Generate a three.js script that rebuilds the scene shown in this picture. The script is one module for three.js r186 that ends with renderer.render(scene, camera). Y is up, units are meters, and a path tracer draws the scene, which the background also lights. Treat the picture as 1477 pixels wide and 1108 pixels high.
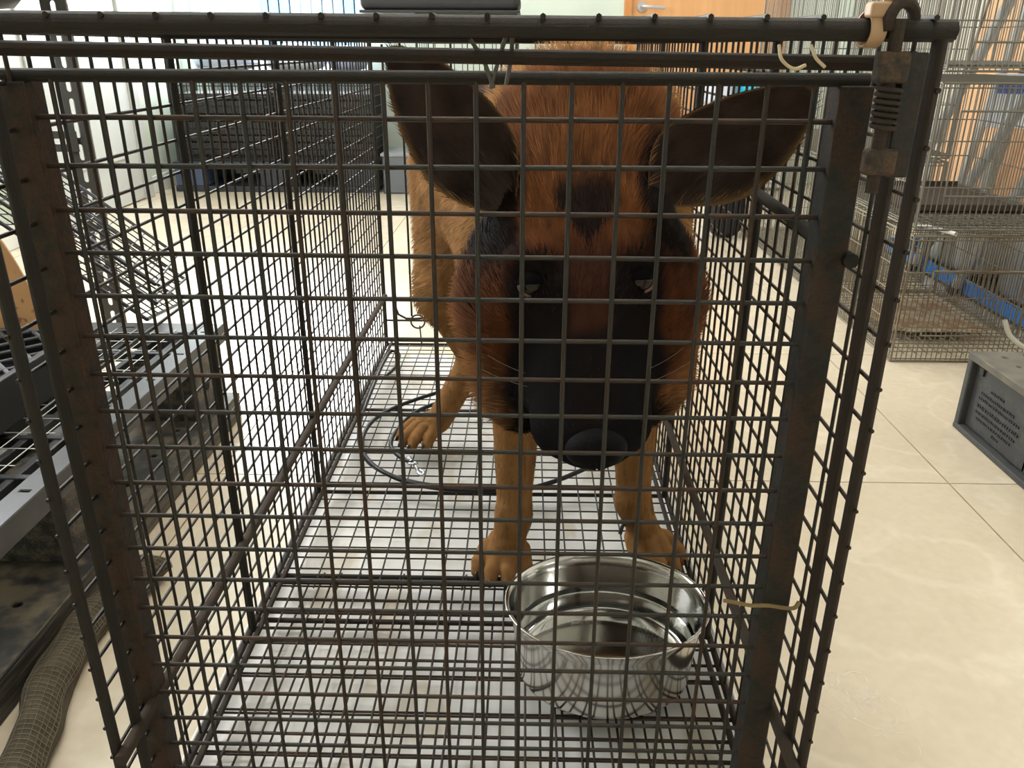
import * as THREE from 'three';
import { RectAreaLightUniformsLib } from 'three/addons/lights/RectAreaLightUniformsLib.js';
import { RoundedBoxGeometry } from 'three/addons/geometries/RoundedBoxGeometry.js';
import { mergeGeometries, mergeVertices } from 'three/addons/utils/BufferGeometryUtils.js';

// ---------------------------------------------------------------- camera, sky, lights, exposure
const scene = new THREE.Scene();
const camera = new THREE.PerspectiveCamera(50.81, 1477 / 1108, 0.02, 60);
camera.position.set(-0.0302, 0.7366, 0.577);
camera.rotation.order = 'YXZ';
camera.rotation.set(-0.3955, 0.0169, 0.0047);
scene.add(camera);
const renderer = new THREE.WebGLRenderer({ antialias: true });
renderer.toneMapping = THREE.LinearToneMapping;
renderer.toneMappingExposure = 1.2;
renderer.shadowMap.enabled = true;
RectAreaLightUniformsLib.init();
scene.background = new THREE.Color().setRGB(1.9, 2.15, 2.5);      // bright hazy daylight sky beyond the windows

// room box (inner faces)
const XL = -2.03, XR = 2.05, ZB = -4.4, ZF = 2.2, CEIL = 2.6;
function areaLight(w, h, pos, target, color, intensity) {
  const l = new THREE.RectAreaLight(color, intensity, w, h);
  l.position.set(...pos); l.lookAt(...target); l.castShadow = true; scene.add(l); return l;
}
// daylight entering through the windows (each light fills its window opening)
areaLight(0.98, 1.36, [-1.46, 1.30, ZB + 0.02], [-1.46, 1.30, 0], new THREE.Color().setRGB(0.95, 0.98, 1.0), 17);
areaLight(1.5, 1.25, [XL + 0.02, 1.55, -1.3], [0, 1.55, -1.3], new THREE.Color().setRGB(0.98, 0.99, 1.0), 10);
// two ceiling fluorescent panels
const LAMP_Z = [-2.9, -0.45], LAMP_X = 0.1;
for (const z of LAMP_Z) areaLight(1.2, 0.3, [LAMP_X, CEIL - 0.085, z], [LAMP_X, 0, z], new THREE.Color().setRGB(1.0, 0.94, 0.86), z < -1 ? 12 : 13);

// ---------------------------------------------------------------- helpers
let seed = 20240611;
function rnd() { seed |= 0; seed = (seed + 0x6D2B79F5) | 0; let t = Math.imul(seed ^ (seed >>> 15), 1 | seed); t = (t + Math.imul(t ^ (t >>> 7), 61 | t)) ^ t; return ((t ^ (t >>> 14)) >>> 0) / 4294967296; }
const rr = (a, b) => a + (b - a) * rnd();
const V = (x, y, z) => new THREE.Vector3(x, y, z);
const clamp = (x, a, b) => Math.min(b, Math.max(a, x));
const sstep = (a, b, x) => { const t = clamp((x - a) / (b - a), 0, 1); return t * t * (3 - 2 * t); };
function hash2(x, y, s) { let h = Math.imul(x, 374761393) ^ Math.imul(y, 668265263) ^ Math.imul(s, 974634577); h = Math.imul(h ^ (h >>> 13), 1274126177); return ((h ^ (h >>> 16)) >>> 0) / 4294967296; }
function vnoise(x, y, per, s) { // tileable value noise, period per
  const xi = Math.floor(x), yi = Math.floor(y), fx = x - xi, fy = y - yi, u = fx * fx * (3 - 2 * fx), v = fy * fy * (3 - 2 * fy);
  const m = (a) => ((a % per) + per) % per;
  const a = hash2(m(xi), m(yi), s), b = hash2(m(xi + 1), m(yi), s), c = hash2(m(xi), m(yi + 1), s), d = hash2(m(xi + 1), m(yi + 1), s);
  return a + (b - a) * u + (c - a) * v + (a - b - c + d) * u * v;
}
function fbm(u, v, base, oct, s) { let r = 0, a = 0.5, p = base; for (let o = 0; o < oct; o++) { r += a * vnoise(u * p, v * p, p, s + o); a *= 0.5; p *= 2; } return r / (1 - Math.pow(0.5, oct)); }
function hash3(x, y, z) { let h = Math.imul(x, 374761393) ^ Math.imul(y, 668265263) ^ Math.imul(z, 2147483647) ^ Math.imul(z, 1440662683); h = Math.imul(h ^ (h >>> 13), 1274126177); return ((h ^ (h >>> 16)) >>> 0) / 4294967296; }
function noise3(x, y, z) {
  const xi = Math.floor(x), yi = Math.floor(y), zi = Math.floor(z), f = (t) => t * t * (3 - 2 * t), u = f(x - xi), v = f(y - yi), w = f(z - zi), L = (a, b, t) => a + (b - a) * t, h = (i, j, k) => hash3(xi + i, yi + j, zi + k);
  return L(L(L(h(0, 0, 0), h(1, 0, 0), u), L(h(0, 1, 0), h(1, 1, 0), u), v), L(L(h(0, 0, 1), h(1, 0, 1), u), L(h(0, 1, 1), h(1, 1, 1), u), v), w);
}
function tex(n, fn, srgb = true) { // fn(u, v) -> [r,g,b] 0..255
  const d = new Uint8Array(n * n * 4);
  for (let j = 0; j < n; j++) for (let i = 0; i < n; i++) { const c = fn(i / n, j / n), k = (j * n + i) * 4; d[k] = clamp(c[0], 0, 255); d[k + 1] = clamp(c[1], 0, 255); d[k + 2] = clamp(c[2], 0, 255); d[k + 3] = 255; }
  const t = new THREE.DataTexture(d, n, n); t.wrapS = t.wrapT = THREE.RepeatWrapping; t.magFilter = THREE.LinearFilter; t.minFilter = THREE.LinearMipmapLinearFilter; t.generateMipmaps = true;
  if (srgb) t.colorSpace = THREE.SRGBColorSpace; t.needsUpdate = true; return t;
}
const mix3 = (a, b, t) => [a[0] + (b[0] - a[0]) * t, a[1] + (b[1] - a[1]) * t, a[2] + (b[2] - a[2]) * t];
const std = (o) => new THREE.MeshStandardMaterial(o);
const phy = (o) => new THREE.MeshPhysicalMaterial(o);

const taken = {};
function numbered(name) { const n = taken[name] = (taken[name] ?? -1) + 1; return n ? `${name}_${String(n).padStart(3, '0')}` : name; }
function shade(o) { o.castShadow = true; o.receiveShadow = true; return o; }
function thing(name, label, category, pos = [0, 0, 0], group) { const g = new THREE.Group(); g.name = numbered(name); g.position.set(...pos); g.userData = { label, category }; if (group) g.userData.group = group; scene.add(g); return g; }
function single(name, geo, mat, label, category, pos = [0, 0, 0], group) { const m = shade(new THREE.Mesh(geo, mat)); m.name = numbered(name); m.position.set(...pos); m.userData = { label, category }; if (group) m.userData.group = group; scene.add(m); return m; }
function structure(name, geo, mat) { const m = shade(new THREE.Mesh(geo, mat)); m.name = name; m.userData = { kind: 'structure' }; scene.add(m); return m; }
function part(parent, name, geo, mat, label) { const m = shade(new THREE.Mesh(geo, mat)); m.name = name; if (label) m.userData.label = label; parent.add(m); return m; }
function subgroup(parent, name, label) { const g = new THREE.Group(); g.name = name; if (label) g.userData.label = label; parent.add(g); return g; }
// geometry makers; uv in metres on boxes
function box(x0, x1, y0, y1, z0, z1) {
  const g = new THREE.BoxGeometry(x1 - x0, y1 - y0, z1 - z0), p = g.attributes.position, n = g.attributes.normal, uv = g.attributes.uv;
  g.translate((x0 + x1) / 2, (y0 + y1) / 2, (z0 + z1) / 2);
  for (let i = 0; i < p.count; i++) { const ax = Math.abs(n.getX(i)), ay = Math.abs(n.getY(i)); if (ax > 0.5) uv.setXY(i, p.getZ(i), p.getY(i)); else if (ay > 0.5) uv.setXY(i, p.getX(i), p.getZ(i)); else uv.setXY(i, p.getX(i), p.getY(i)); }
  return g;
}
function rbox(x0, x1, y0, y1, z0, z1, r = 0.004, s = 2) { const g = new RoundedBoxGeometry(x1 - x0, y1 - y0, z1 - z0, s, Math.min(r, (x1 - x0) / 2.01, (y1 - y0) / 2.01, (z1 - z0) / 2.01)); g.translate((x0 + x1) / 2, (y0 + y1) / 2, (z0 + z1) / 2); return g; }
const UNIT = new THREE.CylinderGeometry(1, 1, 1, 8, 1, false);
const UNIT6 = new THREE.CylinderGeometry(1, 1, 1, 6, 1, false);
const _up = V(0, 1, 0);
function placeRod(m, a, b, r) { const A = V(...a), B = V(...b), d = B.clone().sub(A); m.position.copy(A).addScaledVector(d, 0.5); m.quaternion.setFromUnitVectors(_up, d.clone().normalize()); m.scale.set(r, d.length(), r); return m; }
function rod(parent, name, a, b, r, mat, label) { return placeRod(part(parent, name, UNIT, mat, label), a, b, r); }
function rodGeo(a, b, r, seg = 5) { const m = placeRod(new THREE.Object3D(), a, b, r); m.updateMatrix(); const g = (seg === 5 ? UNIT5 : UNIT6).clone(); g.applyMatrix4(m.matrix); return g; }
const UNIT5 = new THREE.CylinderGeometry(1, 1, 1, 5, 1, true);
function tube(pts, r, seg = 40, rad = 8, closed = false, tension = 0.5) { return new THREE.TubeGeometry(new THREE.CatmullRomCurve3(pts.map((p) => V(...p)), closed, 'centripetal', tension), seg, r, rad, closed); }
function bag(list) { return mergeGeometries(list.map((g) => { const h = g.index ? g.toNonIndexed() : g; for (const k of Object.keys(h.attributes)) if (!['position', 'normal', 'uv'].includes(k)) h.deleteAttribute(k); return h; })); }

// ---------------------------------------------------------------- materials
const rustTex = (lo, hi, amount, s) => tex(256, (u, v) => {
  const n = fbm(u, v, 6, 5, s), m = fbm(u, v, 22, 3, s + 9), f = fbm(u, v, 80, 2, s + 21);
  let c = mix3(lo, [lo[0] * 1.5 + 6, lo[1] * 1.5 + 6, lo[2] * 1.45 + 6], m);
  c = mix3(c, hi, sstep(1 - amount - 0.12, 1 - amount + 0.1, n * 0.75 + m * 0.25));
  return c.map((x) => x * (0.82 + 0.36 * f));
});
const bumpTex = tex(256, (u, v) => { const n = 255 * (0.6 * fbm(u, v, 30, 3, 71) + 0.4 * fbm(u, v, 90, 2, 72)); return [n, n, n]; }, false);
function rep(t, x, y) { const c = t.clone(); c.repeat.set(x, y); c.needsUpdate = true; return c; }
const rustA = rustTex([41, 40, 37], [66, 53, 41], 0.42, 3), rustB = rustTex([38, 36, 32], [78, 56, 40], 0.5, 11), rustC = rustTex([38, 38, 35], [74, 56, 42], 0.42, 19);
const wireMats = [rustA, rustB, rustC].map((t, i) => std({ map: rep(t, 1, 3), roughness: 0.45, metalness: 0.35, bumpMap: bumpTex, bumpScale: 0.0004, color: [0xdedcd8, 0xd8cec4, 0xdad8d4][i] }));
const barMats = [rustA, rustB, rustC].map((t) => std({ map: rep(t, 9, 9), color: 0xc8c4be, roughness: 0.6, metalness: 0.3, bumpMap: rep(bumpTex, 8, 8), bumpScale: 0.0006 }));
const rustyMat = std({ map: rep(rustTex([44, 39, 33], [80, 63, 48], 0.5, 31), 12, 12), roughness: 0.8, metalness: 0.2, bumpMap: rep(bumpTex, 10, 10), bumpScale: 0.0007 });
const wm = () => wireMats[rnd() < 0.5 ? 0 : rnd() < 0.5 ? 1 : 2];
const tileTex = tex(1024, (u, v) => {
  const w = fbm(u, v, 3, 4, 101), vein = Math.abs(fbm(u + 0.12 * w, v + 0.1 * fbm(u, v, 4, 3, 105), 4, 5, 102) - 0.5), spot = fbm(u, v, 60, 2, 103);
  let c = mix3([210, 196, 174], [219, 207, 188], w);
  c = mix3(c, [240, 233, 220], 0.22 * (1 - sstep(0, 0.06, vein)));
  c = mix3(c, [204, 188, 162], 0.25 * sstep(0.62, 0.8, fbm(u, v, 9, 4, 107)));
  return c.map((x) => x * (0.98 + 0.04 * spot));
});
const tileMat = phy({ map: tileTex, roughness: 0.16, clearcoat: 0.4, clearcoatRoughness: 0.08 });
const tileMats = [0, 1, 2, 3].map((k) => { const t = tileTex.clone(); t.repeat.set(1.5, 1.5); t.offset.set(k * 0.31, k * 0.47); t.rotation = k * Math.PI / 2; t.needsUpdate = true; return phy({ map: t, roughness: 0.22, clearcoat: 0.3, clearcoatRoughness: 0.08, color: [0xffffff, 0xfdfbf6, 0xfffdf8, 0xfbf9f4][k] }); });
const groutMat = std({ color: 0xa08c6c, roughness: 0.9 });
const plaster = (c, s) => std({ map: rep(tex(256, (u, v) => { const n = 0.96 + 0.06 * fbm(u, v, 8, 4, s); return c.map((x) => x * n); }), 0.7, 0.7), roughness: 0.75, bumpMap: rep(bumpTex, 2, 2), bumpScale: 0.0004 });
const mintMat = plaster([212, 224, 214], 201), whiteWall = plaster([236, 236, 230], 203), ceilMat = plaster([240, 240, 236], 205);
const blackPlastic = std({ color: 0x1d1e20, roughness: 0.42, bumpMap: rep(bumpTex, 6, 6), bumpScale: 0.0003 });
const palletTex = tex(256, (u, v) => { const n = fbm(u, v, 6, 5, 301), m = fbm(u, v, 30, 3, 302); return mix3([42, 42, 42], [104, 94, 76], 0.95 * sstep(0.36, 0.68, n * 0.6 + m * 0.4)); });
const palletMat = std({ map: rep(palletTex, 2.2, 2.2), roughness: 0.5, bumpMap: rep(bumpTex, 6, 6), bumpScale: 0.0004 });
const greyPlasticTex = tex(256, (u, v) => { const n = fbm(u, v, 5, 5, 311), m = fbm(u, v, 40, 3, 312); return mix3([56, 57, 58], [84, 81, 75], 0.7 * sstep(0.5, 0.8, n * 0.6 + m * 0.4)); });
const greyPlastic = std({ map: rep(greyPlasticTex, 3, 3), roughness: 0.55, bumpMap: rep(bumpTex, 6, 6), bumpScale: 0.0003 });
const dustyTop = std({ map: rep(tex(256, (u, v) => mix3([84, 82, 78], [128, 120, 104], fbm(u, v, 10, 5, 321))), 3, 3), roughness: 0.8 });
const galv = std({ color: 0x7c786e, roughness: 0.4, metalness: 0.6 });
const galvOld = std({ map: rustTex([104, 98, 86], [98, 78, 58], 0.4, 41), roughness: 0.5, metalness: 0.55 });
const darkWire = std({ color: 0x26262a, roughness: 0.45, metalness: 0.4 });
const steelPole = std({ color: 0xc6c8cb, roughness: 0.3, metalness: 0.55 });

// ---------------------------------------------------------------- the room
{
  const T = 0.673, gap = 0.0028;
  const floor = structure('floor', box(XL - 0.1, XR + 0.1, -0.06, -0.006, ZB - 0.1, ZF + 0.1), groutMat);
  let k = 0;
  for (let i = -5; i < 4; i++) for (let j = -7; j < 6; j++) {
    const x0 = Math.max(0.077 + i * T + gap / 2, XL), x1 = Math.min(0.077 + (i + 1) * T - gap / 2, XR);
    const z0 = Math.max(-0.737 + j * T + gap / 2, ZB), z1 = Math.min(-0.737 + (j + 1) * T - gap / 2, ZF);
    if (x1 - x0 < 0.01 || z1 - z0 < 0.01) continue;
    const g = box(x0, x1, -0.012, 0, z0, z1);
    part(floor, 'tile', g, tileMats[(k++ * 7 + i * 3 + j + 40) % 4]);
  }
  // back wall with window opening and door opening
  const t = 0.14, W1 = [-1.95, -0.97, 0.61, 1.985], D1 = [0.50, 1.42, 0, 2.02];
  structure('wall_back', bag([
    box(XL - t, W1[0], 0, CEIL, ZB - t, ZB), box(W1[0], W1[1], 0, W1[2], ZB - t, ZB), box(W1[0], W1[1], W1[3], CEIL, ZB - t, ZB),
    box(W1[1], D1[0], 0, CEIL, ZB - t, ZB), box(D1[0], D1[1], D1[3], CEIL, ZB - t, ZB), box(D1[1], XR + t, 0, CEIL, ZB - t, ZB)]), mintMat);
  const W2 = [-2.05, -0.55, 0.925, 2.175];
  structure('wall_left', bag([
    box(XL - t, XL, 0, CEIL, ZB, W2[0]), box(XL - t, XL, 0, W2[2], W2[0], W2[1]), box(XL - t, XL, W2[3], CEIL, W2[0], W2[1]), box(XL - t, XL, 0, CEIL, W2[1], ZF)]), plaster([206, 217, 200], 207));
  structure('wall_right', box(XR, XR + t, 0, CEIL, ZB, ZF), whiteWall);
  structure('wall_front', box(XL - t, XR + t, 0, CEIL, ZF, ZF + t), whiteWall);
  structure('ceiling', box(XL - t, XR + t, CEIL, CEIL + 0.1, ZB - t, ZF + t), ceilMat);
  structure('baseboard_left', rbox(XL, XL + 0.012, 0, 0.09, ZB + 0.02, -3.66), std({ color: 0xe6e6e0, roughness: 0.4 }));
  structure('baseboard_right', rbox(XR - 0.012, XR, 0, 0.09, ZB + 0.02, ZF - 0.02), std({ color: 0xd8d4c8, roughness: 0.5 }));
  // windows
  const frameMat = std({ color: 0xe9ecec, roughness: 0.35 }), glass = phy({ color: 0xffffff, roughness: 0.02, transmission: 1, thickness: 0, ior: 1.5 }), blueGlass = phy({ color: 0xd2ebf5, roughness: 0.08, transmission: 1, thickness: 0, ior: 1.5 });
  const win = (name, plan, horizontal) => {
    const [a0, a1, y0, y1] = plan, f = 0.035, mk = (u0, u1, v0, v1, d0, d1) => horizontal ? rbox(u0, u1, v0, v1, ZB - d1, ZB - d0) : rbox(XL - d1, XL - d0, v0, v1, u0, u1);
    const g = structure(name, bag([mk(a0, a0 + f, y0, y1, 0.03, 0.1), mk(a1 - f, a1, y0, y1, 0.03, 0.1), mk(a0, a1, y0, y0 + f, 0.03, 0.1), mk(a0, a1, y1 - f, y1, 0.03, 0.1)]), frameMat);
    return { g, mk, f };
  };
  let w = win('window_1', W1, true);
  const mid = -1.575;
  part(w.g, 'sash', w.mk(mid - 0.022, mid + 0.022, W1[2], W1[3], 0.02, 0.08), frameMat);
  part(w.g, 'pane', box(W1[0] + 0.03, mid - 0.02, W1[2] + 0.03, W1[3] - 0.03, ZB - 0.068, ZB - 0.064), glass);
  part(w.g, 'pane', box(mid + 0.02, W1[1] - 0.03, W1[2] + 0.03, W1[3] - 0.03, ZB - 0.068, ZB - 0.064), blueGlass, 'pale blue tinted pane');
  for (let i = 0; i < 9; i++) rod(w.g, 'grille_bar', [mid + 0.05 + i * 0.062, W1[2] + 0.02, ZB - 0.11], [mid + 0.05 + i * 0.062, W1[3] - 0.02, ZB - 0.11], 0.0045, darkWire);
  for (let i = 0; i < 7; i++) rod(w.g, 'grille_bar', [mid + 0.02, W1[2] + 0.06 + i * 0.17, ZB - 0.11], [W1[1] - 0.02, W1[2] + 0.06 + i * 0.17, ZB - 0.11], 0.0045, darkWire);
  part(w.g, 'sill', rbox(W1[0] - 0.02, W1[1] + 0.02, W1[2] - 0.03, W1[2], ZB - 0.03, ZB + 0.06), frameMat);
  w = win('window_2', W2, false);
  part(w.g, 'sash', w.mk(-1.325, -1.275, W2[2], W2[3], 0.02, 0.08), frameMat);
  part(w.g, 'pane', box(XL - 0.068, XL - 0.064, W2[2] + 0.03, W2[3] - 0.03, W2[0] + 0.03, -1.32), glass);
  part(w.g, 'pane', box(XL - 0.068, XL - 0.064, W2[2] + 0.03, W2[3] - 0.03, -1.28, W2[1] - 0.03), glass);
  // orange wooden door
  const woodTex = tex(512, (u, v) => { const g = fbm(u + 0.03 * fbm(u, v, 3, 3, 401), v * 0.15, 24, 4, 402); return mix3([216, 160, 108], [230, 178, 126], g); });
  const woodMat = std({ map: rep(woodTex, 1.2, 1.2), roughness: 0.4 });
  const door = structure('door_1', rbox(D1[0] + 0.045, D1[1] - 0.045, 0.01, D1[3] - 0.045, ZB - 0.07, ZB - 0.02), woodMat);
  const fm = std({ map: rep(woodTex, 1, 1), color: 0xe8d4bc, roughness: 0.45 });
  part(door, 'door_frame', bag([rbox(D1[0], D1[0] + 0.045, 0, D1[3], ZB - 0.12, ZB + 0.015), rbox(D1[1] - 0.045, D1[1], 0, D1[3], ZB - 0.12, ZB + 0.015), rbox(D1[0], D1[1], D1[3] - 0.045, D1[3], ZB - 0.12, ZB + 0.015)]), fm);
  part(door, 'door_panel', bag([rbox(D1[0] + 0.16, D1[1] - 0.16, 0.16, 0.80, ZB - 0.022, ZB - 0.012, 0.01), rbox(D1[0] + 0.16, D1[1] - 0.16, 1.1, 1.85, ZB - 0.022, ZB - 0.012, 0.01)]), woodMat);
  const rose = new THREE.CylinderGeometry(0.026, 0.028, 0.014, 24); rose.rotateX(Math.PI / 2); rose.translate(D1[0] + 0.1, 0.945, ZB - 0.012);
  part(door, 'handle', bag([rose, tube([[D1[0] + 0.1, 0.945, ZB - 0.01], [D1[0] + 0.1, 0.945, ZB + 0.035], [D1[0] + 0.13, 0.943, ZB + 0.045], [D1[0] + 0.22, 0.938, ZB + 0.042]], 0.0095, 24, 10)]), steelPole, 'brushed steel lever handle');
  // white panelled door in the left wall
  const wd = std({ color: 0xc6c9c6, roughness: 0.3 });
  const d2 = structure('door_2', rbox(XL, XL + 0.03, 0.005, 2.05, -3.62, -2.66), wd);
  part(d2, 'door_frame', bag([rbox(XL, XL + 0.045, 0, 2.12, -3.70, -3.62), rbox(XL, XL + 0.045, 0, 2.12, -2.66, -2.58), rbox(XL, XL + 0.045, 2.05, 2.12, -3.70, -2.58)]), wd);
  part(d2, 'door_panel', bag([rbox(XL + 0.03, XL + 0.04, 0.22, 0.9, -3.5, -3.18, 0.008), rbox(XL + 0.03, XL + 0.04, 0.22, 0.9, -3.1, -2.78, 0.008), rbox(XL + 0.03, XL + 0.04, 1.05, 1.9, -3.5, -3.18, 0.008), rbox(XL + 0.03, XL + 0.04, 1.05, 1.9, -3.1, -2.78, 0.008)]), wd);
  structure('trim_1', rbox(XL, XL + 0.014, 0, 0.1, -2.56, -2.07), std({ color: 0xe6e6e0, roughness: 0.4 }));
  // ceiling lamps
  LAMP_Z.forEach((z, i) => {
    const g = thing('ceiling_lamp', i ? 'white fluorescent panel on ceiling above the dog cage' : 'white fluorescent panel on ceiling near the orange door', 'lamp', [LAMP_X, CEIL, z], 'ceiling lamps');
    part(g, 'housing', rbox(-0.64, 0.64, -0.06, 0, -0.18, 0.18, 0.006), frameMat);
    part(g, 'light_diffuser', rbox(-0.6, 0.6, -0.075, -0.058, -0.15, 0.15, 0.004), std({ color: 0xffffff, emissive: 0xfff4e0, emissiveIntensity: 2.5 }));
  });
}
// ---------------------------------------------------------------- the wire dog cage
const CX0 = -0.377, CX1 = 0.208, CZ1 = 0.062, CZ0 = -1.33, CY0 = 0.0455, CY1 = 0.7465;
{
  const cage = thing('dog_cage', 'large rusty black wire dog cage holding the german shepherd', 'cage');
  const P = 0.032, R1 = 0.6905, RS = 0.0318;
  const colX = (i) => i * P, rowY = (k) => R1 - (k - 1) * RS;
  // front door
  const door = subgroup(cage, 'front_door', 'wire mesh front door with flat bar frame');
  const dl = -0.3805, dr = 0.1915, dt = 0.7175, db = 0.068;
  const wob = (s) => rr(-s, s);
  for (let i = -11; i <= 5; i++) {
    const x = colX(i) + wob(0.0012); const m = rod(door, 'wire', [x + wob(0.0008), db, 0.0028], [x, dt, 0.0028], 0.00175, wm());
    m.userData = {};
  }
  for (let k = 1; k <= 20; k++) { const y = rowY(k); if (y < db + 0.01) break; rod(door, 'wire', [dl + 0.01, y + wob(0.001), -0.0006], [dr + 0.004, y + wob(0.001), -0.0006], 0.00185, wm()); }
  rod(door, 'top_bar', [dl - 0.004, dt, 0.001], [dr + 0.004, dt - 0.0005, 0.001], 0.0044, barMats[0]);
  rod(door, 'bottom_bar', [dl, db, 0.001], [dr, db, 0.001], 0.0044, barMats[1]);
  const angle = (x0, x1, sgn) => bag([rbox(x0, x1, db - 0.006, dt - 0.004, 0.004, 0.0075, 0.0012), rbox(sgn > 0 ? x0 : x1 - 0.0032, sgn > 0 ? x0 + 0.0032 : x1, db - 0.006, dt - 0.004, -0.016, 0.0055, 0.0012)]);
  const uvm = (g) => { const p = g.attributes.position, uv = g.attributes.uv; for (let i = 0; i < p.count; i++) uv.setXY(i, p.getX(i) + p.getZ(i), p.getY(i)); return g; };
  part(door, 'side_bar', uvm(angle(dl - 0.006, dl + 0.0135, -1)), barMats[1], 'flat angle bar with worn paint and rust patches');
  part(door, 'side_bar', uvm(angle(dr - 0.016, dr + 0.0065, 1)), barMats[2], 'flat angle bar with worn paint and rust patches');
  // fixed front frame, a little ahead of the door
  const fz = 0.034, ff = subgroup(cage, 'front_frame');
  const frod = (a, b, r, m) => rod(ff, 'frame_rod', a, b, r, m);
  frod([CX0 + 0.002, 0.7345, fz], [CX1 - 0.012, 0.7278, fz], 0.0046, barMats[1]);
  frod([CX0 + 0.004, 0.735, fz], [CX0 + 0.004, 0.04, fz], 0.0048, barMats[0]);
  frod([CX1 - 0.004, 0.735, fz], [CX1 - 0.001, 0.04, fz], 0.0052, barMats[1]);
  frod([CX0, 0.045, fz], [CX1, 0.045, fz], 0.0048, barMats[1]);
  // side panels
  for (const s of [-1, 1]) {
    const x = s < 0 ? CX0 : CX1, sp = subgroup(cage, 'side_panel', s < 0 ? 'side mesh panel facing the black pallet' : 'side mesh panel facing the grey wire cages');
    for (let k = 0; k < 49; k++) { const z = CZ1 - 0.0285 * k - 0.0285; if (z < CZ0 + 0.01) break; rod(sp, 'wire', [x + wob(0.001), CY0, z + wob(0.0012)], [x + wob(0.001), CY1, z + wob(0.0012)], 0.0016, wm()); }
    for (let k = 1; k < 22; k++) { const y = CY0 + k * 0.0318; rod(sp, 'wire', [x + s * 0.003, y + wob(0.001), CZ1 + 0.006], [x + s * 0.003, y + wob(0.001), CZ0], 0.0016, wm()); }
    rod(sp, 'edge_rod', [x + s * 0.001, 0.03, CZ1], [x + s * 0.001, CY1 + 0.002, CZ1], 0.0046, barMats[s < 0 ? 0 : 1]);
    rod(sp, 'edge_rod', [x, CY0, CZ0], [x, CY1, CZ0], 0.004, barMats[0]);
    rod(sp, 'edge_rod', [x, CY0, CZ1], [x, CY0, CZ0], 0.0042, barMats[1]);
    rod(sp, 'edge_rod', [x - s * 0.012, CY0 + 0.004, CZ1 - 0.02], [x - s * 0.012, CY0 + 0.004, CZ0], 0.0038, barMats[1]);
    rod(sp, 'edge_rod', [x, CY1, CZ1], [x, CY1, CZ0], 0.0042, barMats[0]);
    for (const z of [-0.25, -0.6, -0.95]) rod(sp, 'post', [x - s * 0.004, CY0, z], [x - s * 0.004, CY1, z], 0.0042, barMats[z < -0.5 ? 0 : 2]);
    rod(sp, 'slide_rod', [x - s * 0.008, 0.176, CZ1 + 0.012], [x - s * 0.008, 0.18, CZ0 + 0.03], 0.0058, rustyMat, 'thick rusty slide rod low on the panel');
  }
  const rsp = cage.children[cage.children.length - 1];
  rod(rsp, 'slide_rod', [CX1 - 0.009, 0.604, -0.31], [CX1 - 0.009, 0.598, 0.014], 0.0056, barMats[0], 'short steel slide rod');
  // floor grid: one mesh at the back, two overlapping meshes at the front
  const fg = subgroup(cage, 'floor_grid');
  const nx = 20;
  for (let k = 1; k < nx; k++) { const x = CX0 + (CX1 - CX0) * k / nx; rod(fg, 'wire', [x + wob(0.001), CY0, -0.34], [x + wob(0.0015), CY0, CZ0], 0.0013, wm()); }
  for (let k = 0; k < 40; k++) { const z = -0.36 - 0.0275 * k; if (z < CZ0) break; rod(fg, 'wire', [CX0, CY0 - 0.0024, z + wob(0.001)], [CX1, CY0 - 0.0024, z + wob(0.001)], 0.0013, wm()); }
  for (let k = 1; k < nx; k++) { const x = CX0 + (CX1 - CX0) * (k + 0.12) / nx; rod(fg, 'wire', [x + wob(0.003), CY0 - 0.001, CZ1 - 0.03], [x + wob(0.004), CY0 - 0.001, -0.375], 0.0014, wireMats[1]); }
  for (let k = 1; k < nx - 1; k++) { const x = CX0 + (CX1 - CX0) * (k + 0.5) / nx + wob(0.004); rod(fg, 'wire', [x + wob(0.006), CY0 - 0.010, CZ1 - 0.03], [x, CY0 - 0.010, -0.36], 0.0014, wireMats[1]); }
  for (let k = 0; k < 13; k++) { const z = 0.0 - 0.029 * k; rod(fg, 'wire', [CX0, CY0 - 0.0035, z + wob(0.001)], [CX1, CY0 - 0.0035, z + wob(0.002)], 0.0014, wireMats[1]); if (k < 12) rod(fg, 'wire', [CX0, CY0 - 0.0125, z - 0.011 + wob(0.003)], [CX1, CY0 - 0.0125, z - 0.011 + wob(0.003)], 0.0014, wireMats[1]); }
  for (const z of [-0.278, -0.61, -0.945]) rod(fg, 'cross_bar', [CX0, CY0 - 0.006, z], [CX1, CY0 - 0.006, z], 0.0034, barMats[1]);
  rod(fg, 'cross_bar', [CX0, CY0 + 0.001, -0.352], [CX1, CY0 + 0.001, -0.354], 0.0042, barMats[1]);
  rod(fg, 'cross_bar', [CX0, CY0 - 0.001, -0.368], [CX1, CY0 - 0.001, -0.367], 0.0034, barMats[0]);
  rod(fg, 'cross_bar', [CX0, CY0 - 0.001, -0.012], [CX1, CY0 - 0.001, -0.012], 0.0042, rustyMat);
  // top panel seen edge on
  const tp = subgroup(cage, 'top_panel'), tw = [];
  for (let k = 0; k <= 18; k++) { const x = CX0 + 0.003 + k * 0.032; tw.push(rodGeo([x, CY1 + 0.0062, CZ1 + 0.006], [x, CY1 + 0.0062, CZ0], 0.0018, 6)); }
  for (let k = 1; k < 46; k++) { const z = CZ1 - 0.03 * k; tw.push(rodGeo([CX0, CY1 + 0.003, z], [CX1, CY1 + 0.003, z], 0.0016, 6)); }
  part(tp, 'wire_mesh', bag(tw), wireMats[0]).userData.kind = 'stuff';
  rod(tp, 'front_rod', [CX0 - 0.006, CY1 + 0.0025, CZ1], [CX1 + 0.008, CY1 - 0.0005, CZ1], 0.0062, barMats[0], 'thick dark front rod with wire ends over it');
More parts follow.
